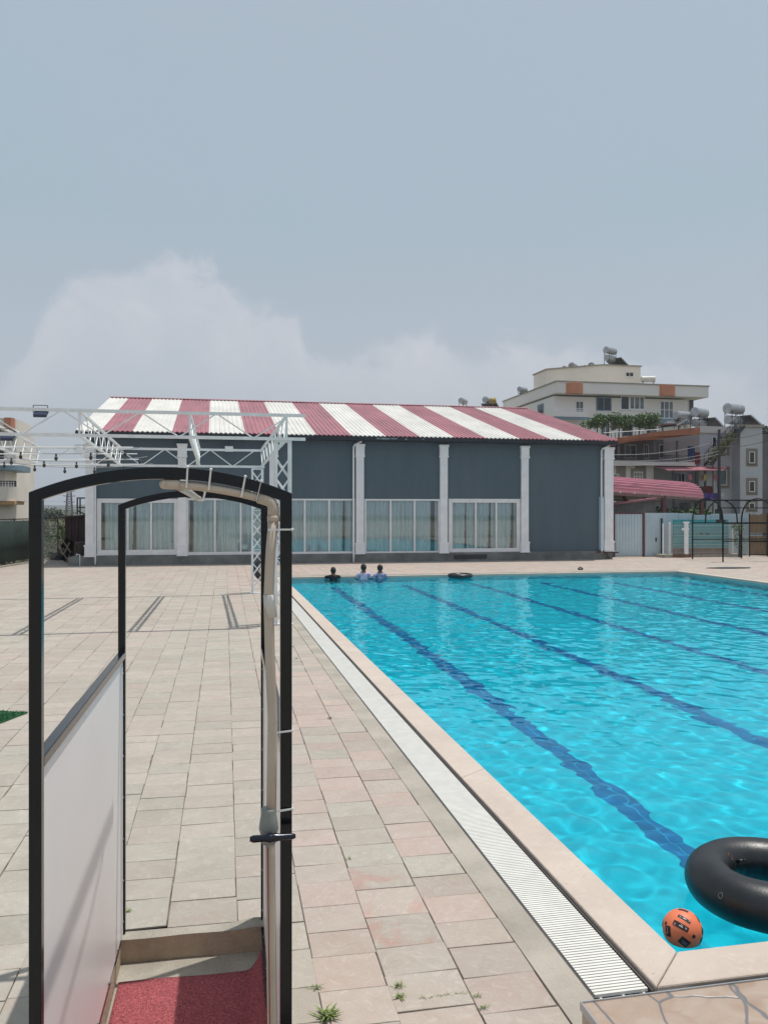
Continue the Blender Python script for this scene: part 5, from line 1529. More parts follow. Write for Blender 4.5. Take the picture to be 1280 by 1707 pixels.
for i, (px, py, s_) in enumerate(((940, 615, .42), (952.5, 611, .55), (958, 613, .45), (985, 611, .55), (974.5, 613.5, .4))):
    p = PD(px, py, dP * 1.02); zb_ = c.z + .15
    t = thing('satellite_dish', ['small leftmost dish at the edge of the penthouse roof', 'second dish from the left on the penthouse roof, the larger of the left group', 'third dish from the left on the penthouse roof', 'dish on the penthouse roof nearest to the tall tanks', 'low small dish in the middle of the penthouse roof'][i], 'satellite dish', (p.x, p.y, zb_), 'satellite dishes on the penthouse')
    b = MB(); n = 14; vs = [(p.x, p.y + .10, p.z)]; fs = []
    for k in range(n): a_ = 6.283 * k / n; vs.append((p.x + s_ * math.cos(a_), p.y - .08, p.z + s_ * math.sin(a_)))
    for k in range(n): vs.append((vs[1 + k][0], p.y - .06, vs[1 + k][2]))
    for k in range(n): fs.append((0, 1 + k, 1 + (k + 1) % n)); fs.append((1 + k, 1 + n + k, 1 + n + (k + 1) % n, 1 + (k + 1) % n))
    b.add(vs, fs); b.build('dish', 'tank', t)
    b = MB(); b.tube([(p.x, p.y + .1, zb_ - .6), (p.x, p.y + .1, p.z)], .04, 6); b.build('mast', 'dark_steel', t)

# ---- house hidden behind the hall ridge, whose roof tanks show
HV = 100.0
t = thing('distant_house', 'plain house behind the hall, only its roof edge near the ridge can be seen', 'building', (V(800, 680, HV).x, HV + 3, 0))
b = MB(); a, c = V(752, 853, HV), V(846, 681.5, HV); b.box((a.x, HV, 0), (c.x, HV + 9, c.z)); b.build('wall', 'apt', t)
b = MB(); b.box((a.x - .3, HV - .3, c.z), (c.x + .3, HV + 9.3, c.z + .2)); b.build('roof', 'concrete', t)
hz_ = c.z
dH = (HV + 2) / (CS - SN * .1)
solar_heater(771.5, 664, 679, dH, 1.0, 'gray tank on a stand peeping over the hall ridge, left one', 0, False, yaw=.9)
solar_heater(812, 662, 679, dH, 1.1, 'gray tank with a dark collector peeping over the hall ridge, right one', 1, False, yaw=.9)
q = PD(822, 669, dH * .99); t = thing('orange_tank', 'small orange drum beside the right tank above the hall ridge', 'drum', (q.x, q.y, q.z - .9))
b = MB(); b.tube([(q.x - .3, q.y, q.z), (q.x + .25, q.y, q.z + .1)], .38, 12); b.build('drum', 'yellow_cloth', t)
b = MB(); b.bar((q.x, q.y, hz_), (q.x, q.y, q.z), .1); b.build('stand', 'dark_steel', t)

# ---- gray house with terrace
BV2 = 66.0
gh = thing('terraced_house', 'gray two storey house with a covered roof terrace and an outside stair', 'building', (V(1150, 850, BV2).x, BV2 + 6, 0))
g2 = lambda px, py, dv=0: V(px, py, BV2 + dv)
# lower storey mass, left part
b = MB(); a, c = g2(1000, 853), g2(1089, 771); b.box((a.x, BV2, 0), (c.x, BV2 + 12, c.z)); b.build('wall', 'house_light', gh)
b = MB(); a2, c2 = g2(1089, 853, 1.6), g2(1166, 771, 1.6); b.box((c.x + .001, BV2 + 1.6, 0), (c2.x, BV2 + 12, c.z)); b.build('recessed_wall', 'house_gray', gh)
b = MB(); x0_, x1_ = g2(1037, 850).x, g2(1048, 850).x; b.box((x0_ - .6, BV2 - .04, 2), (x0_ + .3, BV2 - .001, c.z - .3)); b.box((x1_ + .6, BV2 - .04, 2), (x1_ + 1.6, BV2 - .001, c.z - .3)); b.build('painted_band', 'surround', gh)
# terrace floor slab, front
b = MB(); b.box((g2(1000, 770).x, BV2 - .7, g2(1100, 777).z), (g2(1151, 770).x, BV2 + 12, g2(1100, 770.5).z)); b.build('terrace_slab', 'house_light', gh)
tz = g2(1100, 770.5).z
# terrace back wall
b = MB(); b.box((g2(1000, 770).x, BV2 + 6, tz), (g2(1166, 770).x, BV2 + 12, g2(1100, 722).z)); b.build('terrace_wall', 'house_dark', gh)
for (x0_, x1_) in ((1040, 1060), (1072, 1080), (1098, 1112)): 
    a = V(x0_, 768, BV2 + 6); windowp(gh, BV2 + 6, x0_, x1_, 741, 764, None, 'house_light', 'window_dark', 2)
# orange roof over the terrace: sloping slab with a deep fascia
b = MB()
rl, rr_, rf = g2(1028, 736, -1.5), g2(1166, 712, -1.5), 10.0
rm = g2(1090, 720, -1.5)
for (p_, q_, y0_, y1_) in ((rl, rr_, 0, rf),):
    th_ = .1
    b.add([(p_.x, p_.y, p_.z), (q_.x, q_.y, q_.z), (q_.x, q_.y + rf, q_.z + .3), (p_.x, p_.y + rf, p_.z + .6), (p_.x, p_.y, p_.z - .22), (q_.x, q_.y, q_.z - .22), (q_.x, q_.y + rf, q_.z - .2), (p_.x, p_.y + rf, p_.z + .3)],
          [(0, 1, 2, 3), (7, 6, 5, 4), (0, 4, 5, 1), (1, 5, 6, 2), (2, 6, 7, 3), (3, 7, 4, 0)])
b.build('terrace_roof', 'orange_soffit', gh)
b = MB(); pf = [g2(1029, 737, -1.6), g2(1090, 724, -1.6), g2(1166, 724.5, -1.6), g2(1166, 712, -1.6), g2(1088, 720, -1.6), g2(1029, 730, -1.6)]
pf = [pf[0], g2(1090, 727, -1.6), pf[2], pf[3], g2(1090, 720, -1.6), pf[5]]
b.add([tuple(p) for p in pf] + [(p.x, p.y + .15, p.z) for p in pf], [(0, 1, 4, 5), (1, 2, 3, 4), (11, 10, 7, 6), (10, 9, 8, 7), (5, 4, 10, 11), (4, 3, 9, 10), (1, 0, 6, 7), (2, 1, 7, 8), (3, 2, 8, 9), (0, 5, 11, 6)]); b.build('fascia_board', 'orange_soffit', gh)
b = MB(); q0 = g2(1090, 733, -1.2); q1 = g2(1166, 724, -1.2); q2 = g2(1030, 738, -1.2)
b.add([q2, q0, q1, (q1.x, q1.y, q1.z + .55), (q0.x, q0.y, q0.z + .55), (q2.x, q2.y, q2.z + .15)], [(0, 1, 4, 5), (1, 2, 3, 4)])
sf = b.build('soffit_board', 'orange_soffit', gh); so_ = sf.modifiers.new('t', 'SOLIDIFY'); so_.thickness = .1
for px in (1031, 1090, 1128): b = MB(); q = g2(px, 770, -.4); b.bar((q.x, BV2 - .4, tz), (q.x, BV2 - .4, g2(px, 735, -.4).z), .16); b.build('terrace_post', 'house_dark', gh)
b = MB(); zr = g2(1060, 761, -.6).z
for z in (tz + .25, tz + .55, zr): b.tube([(g2(1005, 760).x, BV2 - .6, z), (g2(1150, 760).x, BV2 - .6, z)], .03, 4)
x = g2(1005, 760).x
while x < g2(1150, 760).x: b.tube([(x, BV2 - .6, tz), (x, BV2 - .6, zr)], .018, 4); x += .22
b.build('terrace_railing', 'dark_steel', gh)
# upper right masses
b = MB(); a, c = g2(1165, 853), g2(1228, 712.5); b.box((a.x, BV2, 0), (c.x, BV2 + 12, c.z)); b.build('wall', 'house_light' if False else 'house_gray', gh)
ctop = c.z
b = MB(); b.box((a.x - .05, BV2 - .12, ctop - .55), (c.x + .1, BV2 - .001, ctop + .04)); b.build('parapet', 'house_light', gh)
b = MB(); a, c = g2(1233, 853, -1.2), g2(1270, 712, -1.2); b.box((a.x, BV2 - 1.2, 0), (c.x, BV2 + 12, ctop - .1)); b.build('bay', 'house_gray', gh)
b = MB(); b.box((a.x - .1, BV2 - 1.35, ctop - .098), (c.x + .1, BV2 + 12.1, ctop + .12)); b.build('parapet', 'concrete', gh)
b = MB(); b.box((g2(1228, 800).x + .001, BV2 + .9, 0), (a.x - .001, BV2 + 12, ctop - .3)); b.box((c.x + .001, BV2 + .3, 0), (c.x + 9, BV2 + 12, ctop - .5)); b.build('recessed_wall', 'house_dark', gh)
windowp(gh, BV2, 1186, 1193.5, 728, 748, None, 'frame_white', 'window_dark', 1)
windowp(gh, BV2, 1200, 1210, 733, 754, 'surround', 'frame_white', 'window_pale', 1)
windowp(gh, BV2, 1199, 1210.5, 783, 809, 'surround', 'frame_white', 'window_pale', 1)
windowp(gh, BV2 - 1.2, 1247.5, 1257, 753, 772, 'surround', 'frame_white', 'window_dark', 1)
windowp(gh, BV2 - 1.2, 1247.5, 1257, 802, 820, 'surround', 'frame_white', 'window_dark', 1)
windowp(gh, BV2 - 1.2, 1247.5, 1257, 838, 848, 'surround', 'frame_white', 'window_dark', 1)
windowp(gh, BV2, 1189, 1199, 847, 862, None, 'frame_white', 'window_dark', 1)
windowp(gh, BV2, 1019, 1031, 790, 802, None, 'frame_white', 'window_pale', 3, rows=2); windowp(gh, BV2, 1055.5, 1070.5, 786.5, 803, 'surround', 'frame_white', 'window_pale', 3, rows=2)
windowp(gh, BV2 + 1.6, 1122, 1141, 788, 812, None, 'frame_white', 'window_dark', 3)
# balcony canopy (lower red sheet roof) with posts and washing
b = MB(); p0, p1, p2, p3 = g2(1092, 777, -.1), g2(1213, 777, -.1), g2(1205, 783.5, -2.4), g2(1112, 783.5, -2.4)
b.add([p0, p1, p2, p3] + [(q.x, q.y, q.z - .08) for q in (p0, p1, p2, p3)], [(3, 2, 1, 0), (4, 5, 6, 7), (0, 1, 5, 4), (1, 2, 6, 5), (2, 3, 7, 6), (3, 0, 4, 7)]); b.build('balcony_roof', 'roof_red', gh)
for px in (1122, 1160, 1174.5): b = MB(); q = g2(px, 783, -2.3); b.bar((q.x, q.y, 0), (q.x, q.y, q.z), .14); b.build('balcony_post', 'dark_steel', gh)
b = MB(); b.box((g2(1120, 835, -2.2).x, BV2 - 2.2, g2(1120, 822, -2.2).z - .25), (g2(1206, 835, -2.2).x, BV2 - .01, g2(1120, 822, -2.2).z)); b.build('balcony_floor', 'house_gray', gh)
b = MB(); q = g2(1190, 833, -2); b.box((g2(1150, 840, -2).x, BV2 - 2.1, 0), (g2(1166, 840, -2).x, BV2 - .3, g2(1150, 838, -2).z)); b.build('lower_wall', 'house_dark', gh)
# outside stair
sp0, sp1 = g2(1230, 712, -.6), g2(1173, 776, -.6)
b = MB(); n = 22
for s_ in (0, .9): b.bar(sp0 + Vector((0, -s_, 0)), sp1 + Vector((0, -s_, 0)), .06, .22)
for k in range(n): p = sp0.lerp(sp1, (k + .5) / n); b.box((p.x - .16, p.y - .9, p.z - .02), (p.x + .16, p.y, p.z + .03))
for s_ in (0, .9):
    o = Vector((0, -s_, .95)); b.bar(sp0 + o, sp1 + o, .04)
    for k in range(9): p = sp0.lerp(sp1, k / 8) + Vector((0, -s_, 0)); b.bar(p, p + Vector((0, 0, .95)), .035)
b.build('stair', 'dark_steel', gh)
rg = random.Random(5)
t = thing('flowering_creeper', 'yellowish creeper growing up the outside stair of the gray house', 'plant', (g2(1185, 760).x, BV2 - 1.6, 0))
b = MB()
for k in range(9):
    p = sp1.lerp(sp0, .03 + .07 * k) + Vector((0, -1.0, .5)); b.leaves(p, (.55, .3, .5), 60, .20, rg)
b.build('foliage', mat('creeper', (.30, .26, .08), .8, .3, 1.5, col2=(.10, .11, .05)), t)
b = MB(); q = sp1 + Vector((.2, -1.0, 0)); b.tube([(q.x, q.y, 0), q, sp1.lerp(sp0, .6) + Vector((0, -1, .3))], .05, 5); b.build('trunk', 'bark', t)
# washing and cloths
def cloth(px0, px1, py0, py1, dv, m, lab, nm='hanging_cloth', cat='cloth'):
    v = BV2 + dv; a, c = V(px0, py1, v), V(px1, py0, v); b = MB(); n = 12; vs = []; fs = []
    for j in range(4):
        for i in range(n + 1): vs.append((a.x + (c.x - a.x) * i / n, v + .06 * math.sin(i * 1.3 + j * .6), c.z + (a.z - c.z) * j / 3 * (1 + .06 * math.sin(i * .9 + px0))))
    for j in range(3):
        for i in range(n): o = j * (n + 1) + i; fs.append((o, o + n + 1, o + n + 2, o + 1))
    b.add(vs, fs); o = b.build(nm, m); s_ = o.modifiers.new('t', 'SOLIDIFY'); s_.thickness = .02; tag(o, lab, cat, 'cloths hung on the gray house')
cloth(1146, 1157, 744, 764, -.75, 'blue_cloth', 'blue cloth hanging over the terrace railing beside the red one')
cloth(1158, 1166, 754, 773, -.75, 'red_cloth', 'red cloth hanging over the terrace railing beside the blue one')
cloth(1176, 1186, 810, 824, -2.45, 'red_cloth', 'dark red cloth hanging from the lower balcony')
cloth(1168, 1198, 822, 835, -2.5, 'purple_cloth', 'wide purple cloth hung along the lower balcony edge')
cloth(1166, 1175, 811, 822, -2.45, 'rust', 'dull brownish cloth hanging left of the dark red one')
for i, (px, m, lab) in enumerate(((1147, 'pink_cloth', 'pink pennant under the red balcony roof'), (1170.5, 'yellow_cloth', 'yellow pennant under the red balcony roof'), (1189, 'pink_cloth', 'reddish pennant right of the yellow one under the balcony roof'), (1166, 'skin', 'brownish pennant left of the yellow one under the balcony roof'))):
    v = BV2 - 2.5; a, c = V(px, 801, v), V(px + 6, 791, v); b = MB(); b.prism([(a.x, v), (c.x, v), (c.x, v + .03), (a.x, v + .03)], a.z + .15, c.z); b.add([(a.x, v - .002, a.z + .15), (c.x, v - .002, a.z + .15), ((a.x + c.x) / 2, v - .002, a.z - .1)], [(0, 2, 1)])
    tag(b.build('pennant', m), lab, 'pennant', 'pennants under the balcony roof')
t = thing('utility_pole', 'thin dark pole standing in front of the gray house', 'pole', (g2(1198, 850, -3).x, BV2 - 3, 0))
b = MB(); q = g2(1198, 716, -3); b.tube([(q.x, q.y, 0), q], [.16, .11], 10); b.build('mast', 'dark_steel', t)
b = MB(); b.bar((q.x - .5, q.y, q.z - 2.2), (q.x + .5, q.y, q.z - 2.2), .08); b.build('crossarm', 'dark_steel', t)
pole_top = Vector((q.x, q.y, q.z - 2.2))
for i, (a, c, r_, lab) in enumerate((((1012, 758, 41), (1181, 739, 62), .016, 'uppermost of the wires crossing in front of the terrace'), ((1012, 768, 41), (1198, 752, 62), .014, 'middle wire crossing in front of the terrace'),
      ((1012, 776, 41), (1198, 757, 62), .014, 'lowest wire crossing in front of the terrace'), ((1198, 745, 62), (1300, 727, 60), .022, 'wire running right from the thin pole past the bay window'),
      ((1198, 733, 62), (1310, 708, 60), .020, 'higher wire running right from the thin pole to the frame edge'))):
    p_, q_ = PD(*a), PD(*c); pts = [p_.lerp(q_, k / 10) + Vector((0, 0, -.25 * 4 * (k / 10) * (1 - k / 10))) for k in range(11)]
    b = MB(); b.tube(pts, r_, 5); tag(b.build('power_cable', 'wire_pale' if i < 3 else 'wire'), lab, 'cable', 'overhead cables')
d2 = (BV2 + 4) / (CS - SN * .4)
solar_heater(1222.5, 673, 713, d2, 1.35, 'big double tanked solar heater on the gray house roof above the stair', 1, True, yaw=.35)
solar_heater(1165.5, 680, 712, d2 * 1.03, 1.3, 'double tanked solar heater above the right end of the terrace roof', 1, True, yaw=.5)
solar_heater(1137, 686, 714, d2 * 1.03, 1.2, 'solar heater with its collector leaning left above the terrace roof', -1, False, yaw=.3)
t = thing('roof_shed', 'flat dark red shed roof on posts left of the leaning solar heater', 'shed', PD(1118, 716, d2 * 1.02))
q = PD(1118, 709.5, d2 * 1.02); b = MB(); b.box((q.x - 1.0, q.y - .8, q.z), (q.x + .9, q.y + .8, q.z + .12)); b.build('roof', 'maroon_steel', t)
for sx in (-.9, .8): b = MB(); b.bar((q.x + sx, q.y, q.z - 1.0), (q.x + sx, q.y, q.z), .1); b.build('post', 'dark_steel', t)
# grape vines on the roof
for i, (px, w_, lab) in enumerate(((1012, 2.0, 'left half of the vine trained over the roof terrace, its crown broad and flat'), (1064, 1.75, 'right vine on the roof terrace, its leaves reaching the tanks'))):
    d_ = d2 * .99; base = PD(px, 735, d_); t = thing('trained_vine', lab, 'tree', base, 'vines on the roof terrace'); rg = random.Random(40 + i)
    top = PD(px, 688, d_).z; b = MB()
    for k in range(3):
        x0_ = (k - 1) * w_ * .55; b.tube([base + Vector((x0_, 0, 0)), base + Vector((x0_ + .1, 0, (top - base.z) * .55)), base + Vector((x0_ - .2, 0, (top - base.z) * .8))], [.07, .05, .03], 6)
    b.build('trunk', 'bark', t)
    b = MB(); cz = top - .62
    for k in range(16):
        a = -1 + 2 * (k + .5) / 16 + rg.uniform(-.1, .1); q = Vector((base.x + a * w_, base.y + rg.uniform(-.7, .7), cz + rg.uniform(-.35, .28) - .25 * abs(a)))
        b.leaves(q, (rg.uniform(.5, .75), .6, rg.uniform(.38, .6)), 190, .22, rg)
    for k in range(5): a = rg.uniform(-1, 1); b.leaves((base.x + a * w_, base.y - .3, cz - .75), (.28, .3, .35), 45, .18, rg)
    b.build('crown', 'leaf', t)
t = thing('roof_railing', 'low railing on the roof below the vines', 'railing', PD(1040, 730, d2 * .97))
b = MB(); p_, q_ = PD(1005, 722, d2 * .97), PD(1098, 716, d2 * .97)
b.tube([p_, q_], .035, 5)
for k in range(15): s_ = p_.lerp(q_, k / 14); b.tube([s_, s_ - Vector((0, 0, 1.0))], .025, 4)
b.build('rails', 'dark_steel', t)
for i, (px, py, r_) in enumerate(((1262, 712, 1.6), (1280, 711, 1.5))):
    g_ = PD(px, 853, 100); g_.z = 0; tree('leafy_tree', ['treetop peeping over the bay roof of the gray house', 'rightmost treetop over the roofs at the frame edge'][i], g_, (853 - py) * 100 / F + 2.6, (2.2, 2.0, 1.8), 700, .5, 'leaf_dark', .2, 'treetops behind the gray house', 60 + i)

# ================================================================== LEFT SIDE
fA_, fB_ = G(0, 945), G(97, 930)
dirf = (fB_ - fA_).normalized()
FP0 = fA_ - dirf * 14
flen = (fB_ - FP0).length
t = thing('boundary_fence', 'metal post fence covered with dark green screen cloth at left, its far end bare mesh', 'fence', (fA_ + fB_) / 2)
FH = 1.93
b = MB(); k = 0; posts = []
endc = (G(56, 936) - FP0).length
npost = 9; st = flen / (npost - 1)
for i in range(npost):
    p = FP0 + dirf * st * i; b = MB(); b.bar((p.x, p.y, 0), (p.x, p.y, FH + .02), .06); b.build('post', 'rust', t)
b = MB(); b.bar(FP0 + Vector((0, 0, FH)), fB_ + Vector((0, 0, FH)), .05); b.build('top_rail', 'rust', t)
b = MB(); b.bar(FP0 + dirf * endc + Vector((0, 0, 1.1)), fB_ + Vector((0, 0, 1.1)), .03); b.bar(FP0 + Vector((0, 0, .06)), fB_ + Vector((0, 0, .06)), .03); b.build('rail', 'rust', t)
b = MB(); n = 60; vs = []; fs = []; nv = Vector((dirf.y, -dirf.x, 0))
for j in range(3):
    for i in range(n + 1):
        p = FP0 + dirf * (endc * i / n) + nv * (.05 + .02 * math.sin(i * .9 + j)); vs.append((p.x, p.y, .16 + (FH - .22) * j / 2))
for j in range(2):
    for i in range(n): o = j * (n + 1) + i; fs.append((o, o + 1, o + n + 2, o + n + 1))
b.add(vs, fs); o = b.build('screen_cloth', 'green_cloth', t, smooth=True); s_ = o.modifiers.new('t', 'SOLIDIFY'); s_.thickness = .01
b = MB(); L_ = flen - endc; k = 0
while k * .12 < L_ + FH:
    for sgn in (1, -1):
        s0 = k * .12 - (FH if sgn == 1 else 0); s1 = s0 + FH; z0_, z1_ = (0, FH) if sgn == 1 else (FH, 0)
        c0_, c1_ = max(s0, 0), min(s1, L_)
        if c1_ > c0_:
            f0, f1 = (c0_ - s0) / FH, (c1_ - s0) / FH
            b.tube([FP0 + dirf * (endc + c0_) + Vector((0, 0, z0_ + (z1_ - z0_) * f0)), FP0 + dirf * (endc + c1_) + Vector((0, 0, z0_ + (z1_ - z0_) * f1))], .0035, 3, cap=False)
    k += 1
b.build('wire_mesh', 'wire_pale', t)

# ground cover behind the fence
def scrub(name, x0, x1, y0, y1, n, size, m, seed, lab, hmax=.5, kindv='stuff'):
    b = MB(); rg = random.Random(seed)
    for k in range(n):
        u = rg.uniform(x0, x1); v = rg.uniform(y0, y1)
        if noise.noise((u * .3, v * .15, seed)) < -.15: continue
        if v < 48 and u > G(0, 945).x + (v - G(0, 945).y) * (G(97, 930).x - G(0, 945).x) / (G(97, 930).y - G(0, 945).y) - .25: continue
        hh = hmax * (.4 + .6 * rg.random()) * (1 + .6 * noise.noise((u * .2, v * .1, seed + 3)))
        for q in range(5):
            a = rg.uniform(0, 6.28); l = size * rg.uniform(.6, 1.3); w_ = l * .22
            p = Vector((u + rg.gauss(0, size * .4), v + rg.gauss(0, size * .4), -.08 + hh * rg.random()))
            d = Vector((math.cos(a), math.sin(a), rg.uniform(.3, 1.5))).normalized(); e_ = Vector((-math.sin(a), math.cos(a), 0))
            b.add([p - e_ * w_, p + e_ * w_, p + d * l], [(0, 1, 2)])
    return tag(b.build(name, m), lab, 'undergrowth', None, kindv)
scrub('undergrowth', -14, -7.4, 30, 60, 5000, .16, 'leaf_dry', 3, 'weedy green undergrowth behind the left fence', .5)
scrub('undergrowth', -40, -2, 60, 150, 6000, 1.0, 'leaf_dry', 4, 'distant rough scrub field beyond the left fence', 1.0)
for i, (px, d, h, r_, m, lab) in enumerate((
    (8, 95, 3.4, (3.0, 2.5, 1.7), 'leaf_dark', 'leftmost tree over the green fence'), (22, 120, 3.8, (4.2, 3, 1.9), 'leaf_dark', 'second tree from the left over the green fence, broad'),
    (40, 110, 3.1, (3.2, 3, 1.5), 'leaf_dark', 'low tree over the green fence just left of the shower frame'), (79, 130, 3.2, (3.0, 3, 1.6), 'leaf_dark', 'tree seen through the near shower arch, just right of its post'),
    (92, 150, 2.9, (4.0, 3, 1.5), 'leaf_dry', 'low pale tree seen through the shower arch under the pylon'), (60, 170, 3.6, (5, 3, 1.8), 'leaf_dark', 'far tree hidden partly by the near left shower post'),
    (84, 62, 1.8, (1.4, 1.2, 1.0), 'leaf_dry', 'dry bush behind the bare mesh of the fence, left one'), (97, 56, 1.3, (1.0, 1.2, .8), 'leaf', 'green bush behind the bare mesh of the fence, right one'))):
    g_ = PD(px, 853, d); g_.z = -.1; tree("leafy_tree" if d > 70 else 'bush', lab, g_, h + (CY - 853), r_, 900, .16 * d / 50, m, .12, 'trees beyond the left fence', 80 + i, -.1)

# dark red shed with ladder frame on top
SHV = 39.6
t = thing('sheet_metal_shed', 'dark red corrugated metal shed beside the left corner of the hall', 'shed', (V(126, 900, SHV).x, SHV + .8, 0))
a, c = V(109, 918, SHV), V(150, 860, SHV)
b = MB(); corr_panel(b, a.x, c.x, SHV, .02, c.z, .3, .03); b.build('front_sheet', 'shed_red', t)
b = MB(); b.box((a.x + .001, SHV + .02, .02), (c.x, SHV + 1.6, c.z - .02)); b.build('body', 'shed_red', t)
b = MB(); b.add([(a.x - .35, SHV - .2, c.z - .06), (c.x, SHV - .2, c.z + .06), (c.x, SHV + 1.8, c.z + .10), (a.x - .35, SHV + 1.8, c.z - .02), (a.x - .35, SHV - .2, c.z - .12), (c.x, SHV - .2, c.z + .0), (c.x, SHV + 1.8, c.z + .04), (a.x - .35, SHV + 1.8, c.z - .08)],
    [(0, 1, 2, 3), (7, 6, 5, 4), (0, 4, 5, 1), (1, 5, 6, 2), (2, 6, 7, 3), (3, 7, 4, 0)]); b.build('roof', 'rust', t)
t = thing('metal_rack', 'open black metal rack standing on the dark red shed roof', 'rack', V(136, 860, SHV + .3))
b = MB(); p0_, p1_ = V(129.5, 858, SHV + .3), V(146, 830, SHV + .3); z_ = c.z + .06
for x in (p0_.x, p1_.x): b.bar((x, SHV + .3, z_), (x, SHV + .3, p1_.z), .06); b.bar((x, SHV + 1.1, z_), (x, SHV + 1.1, p1_.z), .06)
for z in (p1_.z, V(130, 846, SHV + .3).z): b.bar((p0_.x, SHV + .3, z), (p1_.x, SHV + .3, z), .05); b.bar((p0_.x, SHV + 1.1, z), (p1_.x, SHV + 1.1, z), .05)
for x in (p0_.x, p1_.x): b.bar((x, SHV + .3, p1_.z), (x, SHV + 1.1, p1_.z), .05)
b.bar((p0_.x, SHV + .3, V(130, 851, SHV + .3).z), (p0_.x + .35, SHV + .3, z_), .05); b.build('frame', 'dark_steel', t)

# lattice pylon
PD_ = 260
g_ = PD(116, 853, PD_); t = thing('lattice_pylon', 'lattice power pylon with three crossarms far behind the shed', 'pylon', (g_.x, g_.y, 0))
top = PD(116, 818.5, PD_).z; b = MB(); wb, wt = 1.1, .55
for sx in (-1, 1):
    for sy in (-1, 1): b.tube([(g_.x + sx * wb, g_.y + sy * wb, 0), (g_.x + sx * wt, g_.y + sy * wt, top)], .14, 4)
n = 12
for k in range(n):
    z0_, z1_ = top * k / n, top * (k + 1) / n; w0, w1 = wb + (wt - wb) * k / n, wb + (wt - wb) * (k + 1) / n
    for sy in (-1, 1): b.tube([(g_.x - w0, g_.y + sy * w0, z0_), (g_.x + w1, g_.y + sy * w1, z1_)], .05, 4); b.tube([(g_.x + w0, g_.y + sy * w0, z0_), (g_.x - w1, g_.y + sy * w1, z1_)], .05, 4)
b.build('tower', 'rust', t)
for py, hw in ((819, 1.5), (827, 1.6), (837, 1.5)):
    z = PD(116, py, PD_).z; b = MB(); b.bar((g_.x - hw, g_.y, z), (g_.x + hw, g_.y, z), .14)
    for sx in (-1, -.5, .5, 1): b.tube([(g_.x + sx * hw, g_.y, z - .1), (g_.x + sx * hw, g_.y, z + .4)], .09, 5)
    b.build('crossarm', 'rust', t)
pz = [PD(116, p, PD_).z for p in (819, 827, 837)]
for i, (z, lab) in enumerate(((pz[0], 'upper power line running left from the pylon'), (pz[1], 'middle power line running left from the pylon'), (pz[2], 'lower power line running left from the pylon'))):
    p_ = Vector((g_.x - 1, g_.y, z + .3)); q_ = PD(-250, (815, 822, 831)[i] - 14, PD_ * .8)
    pts = [p_.lerp(q_, k / 14) + Vector((0, 0, -1.0 * 4 * (k / 14) * (1 - k / 14))) for k in range(15)]
    b = MB(); b.tube(pts, .04, 4); tag(b.build('power_cable', 'wire_pale'), lab, 'cable', 'power lines of the pylon')

# stacked wooden chairs beside the shed
for i in range(2):
    q = V(112, 905 - 14 * i, 38.9); z0_ = .02 + .0; yb = 38.9
    t = thing('folding_chair', ['lower of two pale wooden chairs stacked against the dark red shed', 'upper of two pale wooden chairs stacked against the dark red shed'][i], 'chair', (q.x, yb, .35 + .55 * i), 'chairs stacked by the shed')
    o = Vector((q.x - .15, yb, .35 + .55 * i))
    b = MB(); b.bar(o, o + Vector((.42, 0, -.28)), .45, .04, up=(0, 1, 0)); b.bar(o + Vector((0, 0, 0)), o + Vector((.42, 0, -.28)), .04, .45, up=(0, 0, 1)); b.build('seat', 'wood_chair', t)
    b = MB(); b.bar(o, o + Vector((-.12, 0, .42)), .05, .40, up=(0, 1, 0)); b.build('backrest', 'wood_chair', t)
    for s_ in (-.18, .18):
        b = MB(); b.bar(o + Vector((.0, s_, .1)), o + Vector((.34, s_, -.46)), .045); b.build('leg', 'wood_chair', t)
        b = MB(); b.bar(o + Vector((.30, s_, .0)), o + Vector((.06, s_, -.5)), .045); b.build('leg', 'wood_chair', t)
# gray brush pile and dark container
q = G(110, 933); t = thing('brush_pile', 'heap of dry gray brushwood at the end of the fence', 'heap', (q.x, q.y, 0))
rg = random.Random(77); b = MB()
for k in range(420):
    a = rg.uniform(0, 6.28); p = Vector((q.x + rg.gauss(.05, .38), q.y + rg.gauss(0, .35), abs(rg.gauss(.14, .14)))); l = rg.uniform(.1, .35); d = Vector((math.cos(a), math.sin(a), rg.uniform(-.2, .6))).normalized() * l
    b.tube([p, p + d], [.014, .006], 3, cap=False)
b.build('twigs', 'dry_bush', t)
b = MB(); vs_c = (q.x + .05, q.y + .05, .1); b.sphere(vs_c, .42, 14, 8, (1.25, .9, .6)); o = b.build('core', 'dry_bush', t)
for v_ in o.data.vertices: v_.co += Vector((1, 1, 1)) * .09 * noise.noise(v_.co * 5)
q = V(136, 928, 37.9); t = thing('water_drum', 'dark plastic drum behind the hall plinth at the left corner', 'drum', (q.x, 37.9, 0))
b = MB(); b.tube([(q.x, 37.9, .0), (q.x, 37.9, .08), (q.x, 37.9, .88), (q.x, 37.9, .92), (q.x, 37.9, .95)], [.27, .29, .29, .27, .2], 18)
for z in (.3, .6): b.tube([(q.x, 37.9, z - .015), (q.x, 37.9, z + .015)], .305, 18)
b.build('body', 'rust', t); b = MB(); b.tube([(q.x, 37.9, .951), (q.x, 37.9, .97)], .08, 10); b.build('lid', 'dark_steel', t)
q = V(133.5, 945, FV - .3); b = MB(); b.tube([(q.x, FV - .3, 0), (q.x, FV - .3, .47), (q.x - .12, FV - .3, .50), (q.x - .14, FV - .3, .42)], .022, 8)
tag(b.build('water_pipe', 'pilaster', smooth=True), 'short white standpipe in front of the left end of the hall plinth', 'pipe')

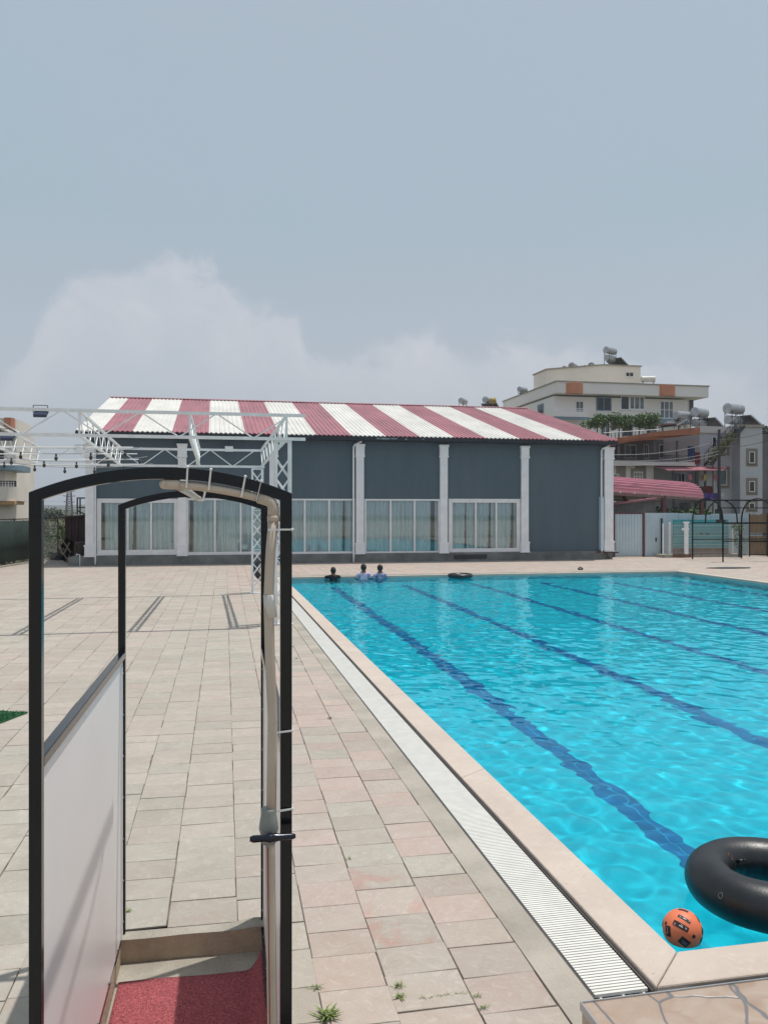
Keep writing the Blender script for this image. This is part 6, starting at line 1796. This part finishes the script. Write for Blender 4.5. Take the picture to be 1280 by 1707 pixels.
# ---- apartment building cut off by the left frame edge
LV = 78.0
t = thing('apartment_block', 'cream apartment block with salmon parapets cut off by the left frame edge', 'building', (V(-60, 850, LV).x, LV + 6, 0))
lx = lambda px, v=LV: V(px, 850, v).x
lz = lambda py, v=LV: V(10, py, v).z
b = MB(); b.box((lx(-150), LV + 1.5, 0), (lx(2), LV + 14, lz(708))); b.build('wall', 'apt_cream', t)
for i, (yt, yb_) in enumerate(((697, 717), (742, 775), (811, 835))):
    zt2, zb3 = lz(yt), lz(yb_)
    n = 10; x1 = lx(27); x0_ = lx(-150); bw = 1.6
    pl = [(x0_, LV)] + [(x1 - bw + bw * math.sin(math.pi / 2 * k / n), LV + bw - bw * math.cos(math.pi / 2 * k / n)) for k in range(n + 1)] + [(x1, LV + 6), (x0_, LV + 6)]
    if i != 1: b = MB(); b.prism(pl, zb3, zt2); b.build('balcony_front', 'apt_cream', t)
    else: b = MB(); b.prism(pl, lz(783), lz(773)); b.build('balcony_front', 'apt_blue', t)
pl2 = [(lx(7.5), LV - .05), (lx(19), LV - .05), (lx(22.5), LV + .35), (lx(22.5), LV + .8), (lx(7.5), LV + .8)]
b = MB(); b.prism(pl2, lz(716), lz(696)); b.build('curved_front', 'apt_orange', t)
b = MB(); b.prism([(lx(-20), LV + .2), (lx(24), LV + .2), (lx(24), LV + 4), (lx(-20), LV + 4)], lz(841), lz(835.3)); b.build('soffit_band', mat('ochre', (.55, .33, .15), .8, .1, 1), t)
b = MB()
for px in (1, 6, 11, 16, 20, 24, 26): b.bar((lx(px), LV + .3, lz(811)), (lx(px), LV + .3, lz(802)), .08)
b.bar((lx(-60), LV + .3, lz(802)), (lx(26), LV + .3, lz(802)), .08); b.bar((lx(-60), LV + .3, lz(806)), (lx(26), LV + .3, lz(806)), .05); b.build('railing', 'dark_steel', t)
b = MB(); b.box((lx(-8), LV + 1.44, lz(765)), (lx(1.2), LV + 1.49, lz(745))); w = b.build('window', 'frame_white', t); b = MB(); b.box((lx(-7), LV + 1.40, lz(764)), (lx(.5), LV + 1.439, lz(746))); b.build('pane', 'window_dark', w)

# ---- haze over the far land
b = MB(); b.box((-2600, -300, -3), (2600, 2600, 80))
hz = bpy.data.materials.new('haze_air'); hz.use_nodes = True; hn = hz.node_tree; hn.nodes.clear()
ho = hn.nodes.new('ShaderNodeOutputMaterial'); hv = hn.nodes.new('ShaderNodeVolumePrincipled')
hv.inputs['Color'].default_value = (.86, .92, 1, 1); hv.inputs['Density'].default_value = .00045; hv.inputs['Anisotropy'].default_value = .2
hn.links.new(hv.outputs[0], ho.inputs['Volume'])
tag(b.build('haze', hz), kind='stuff')
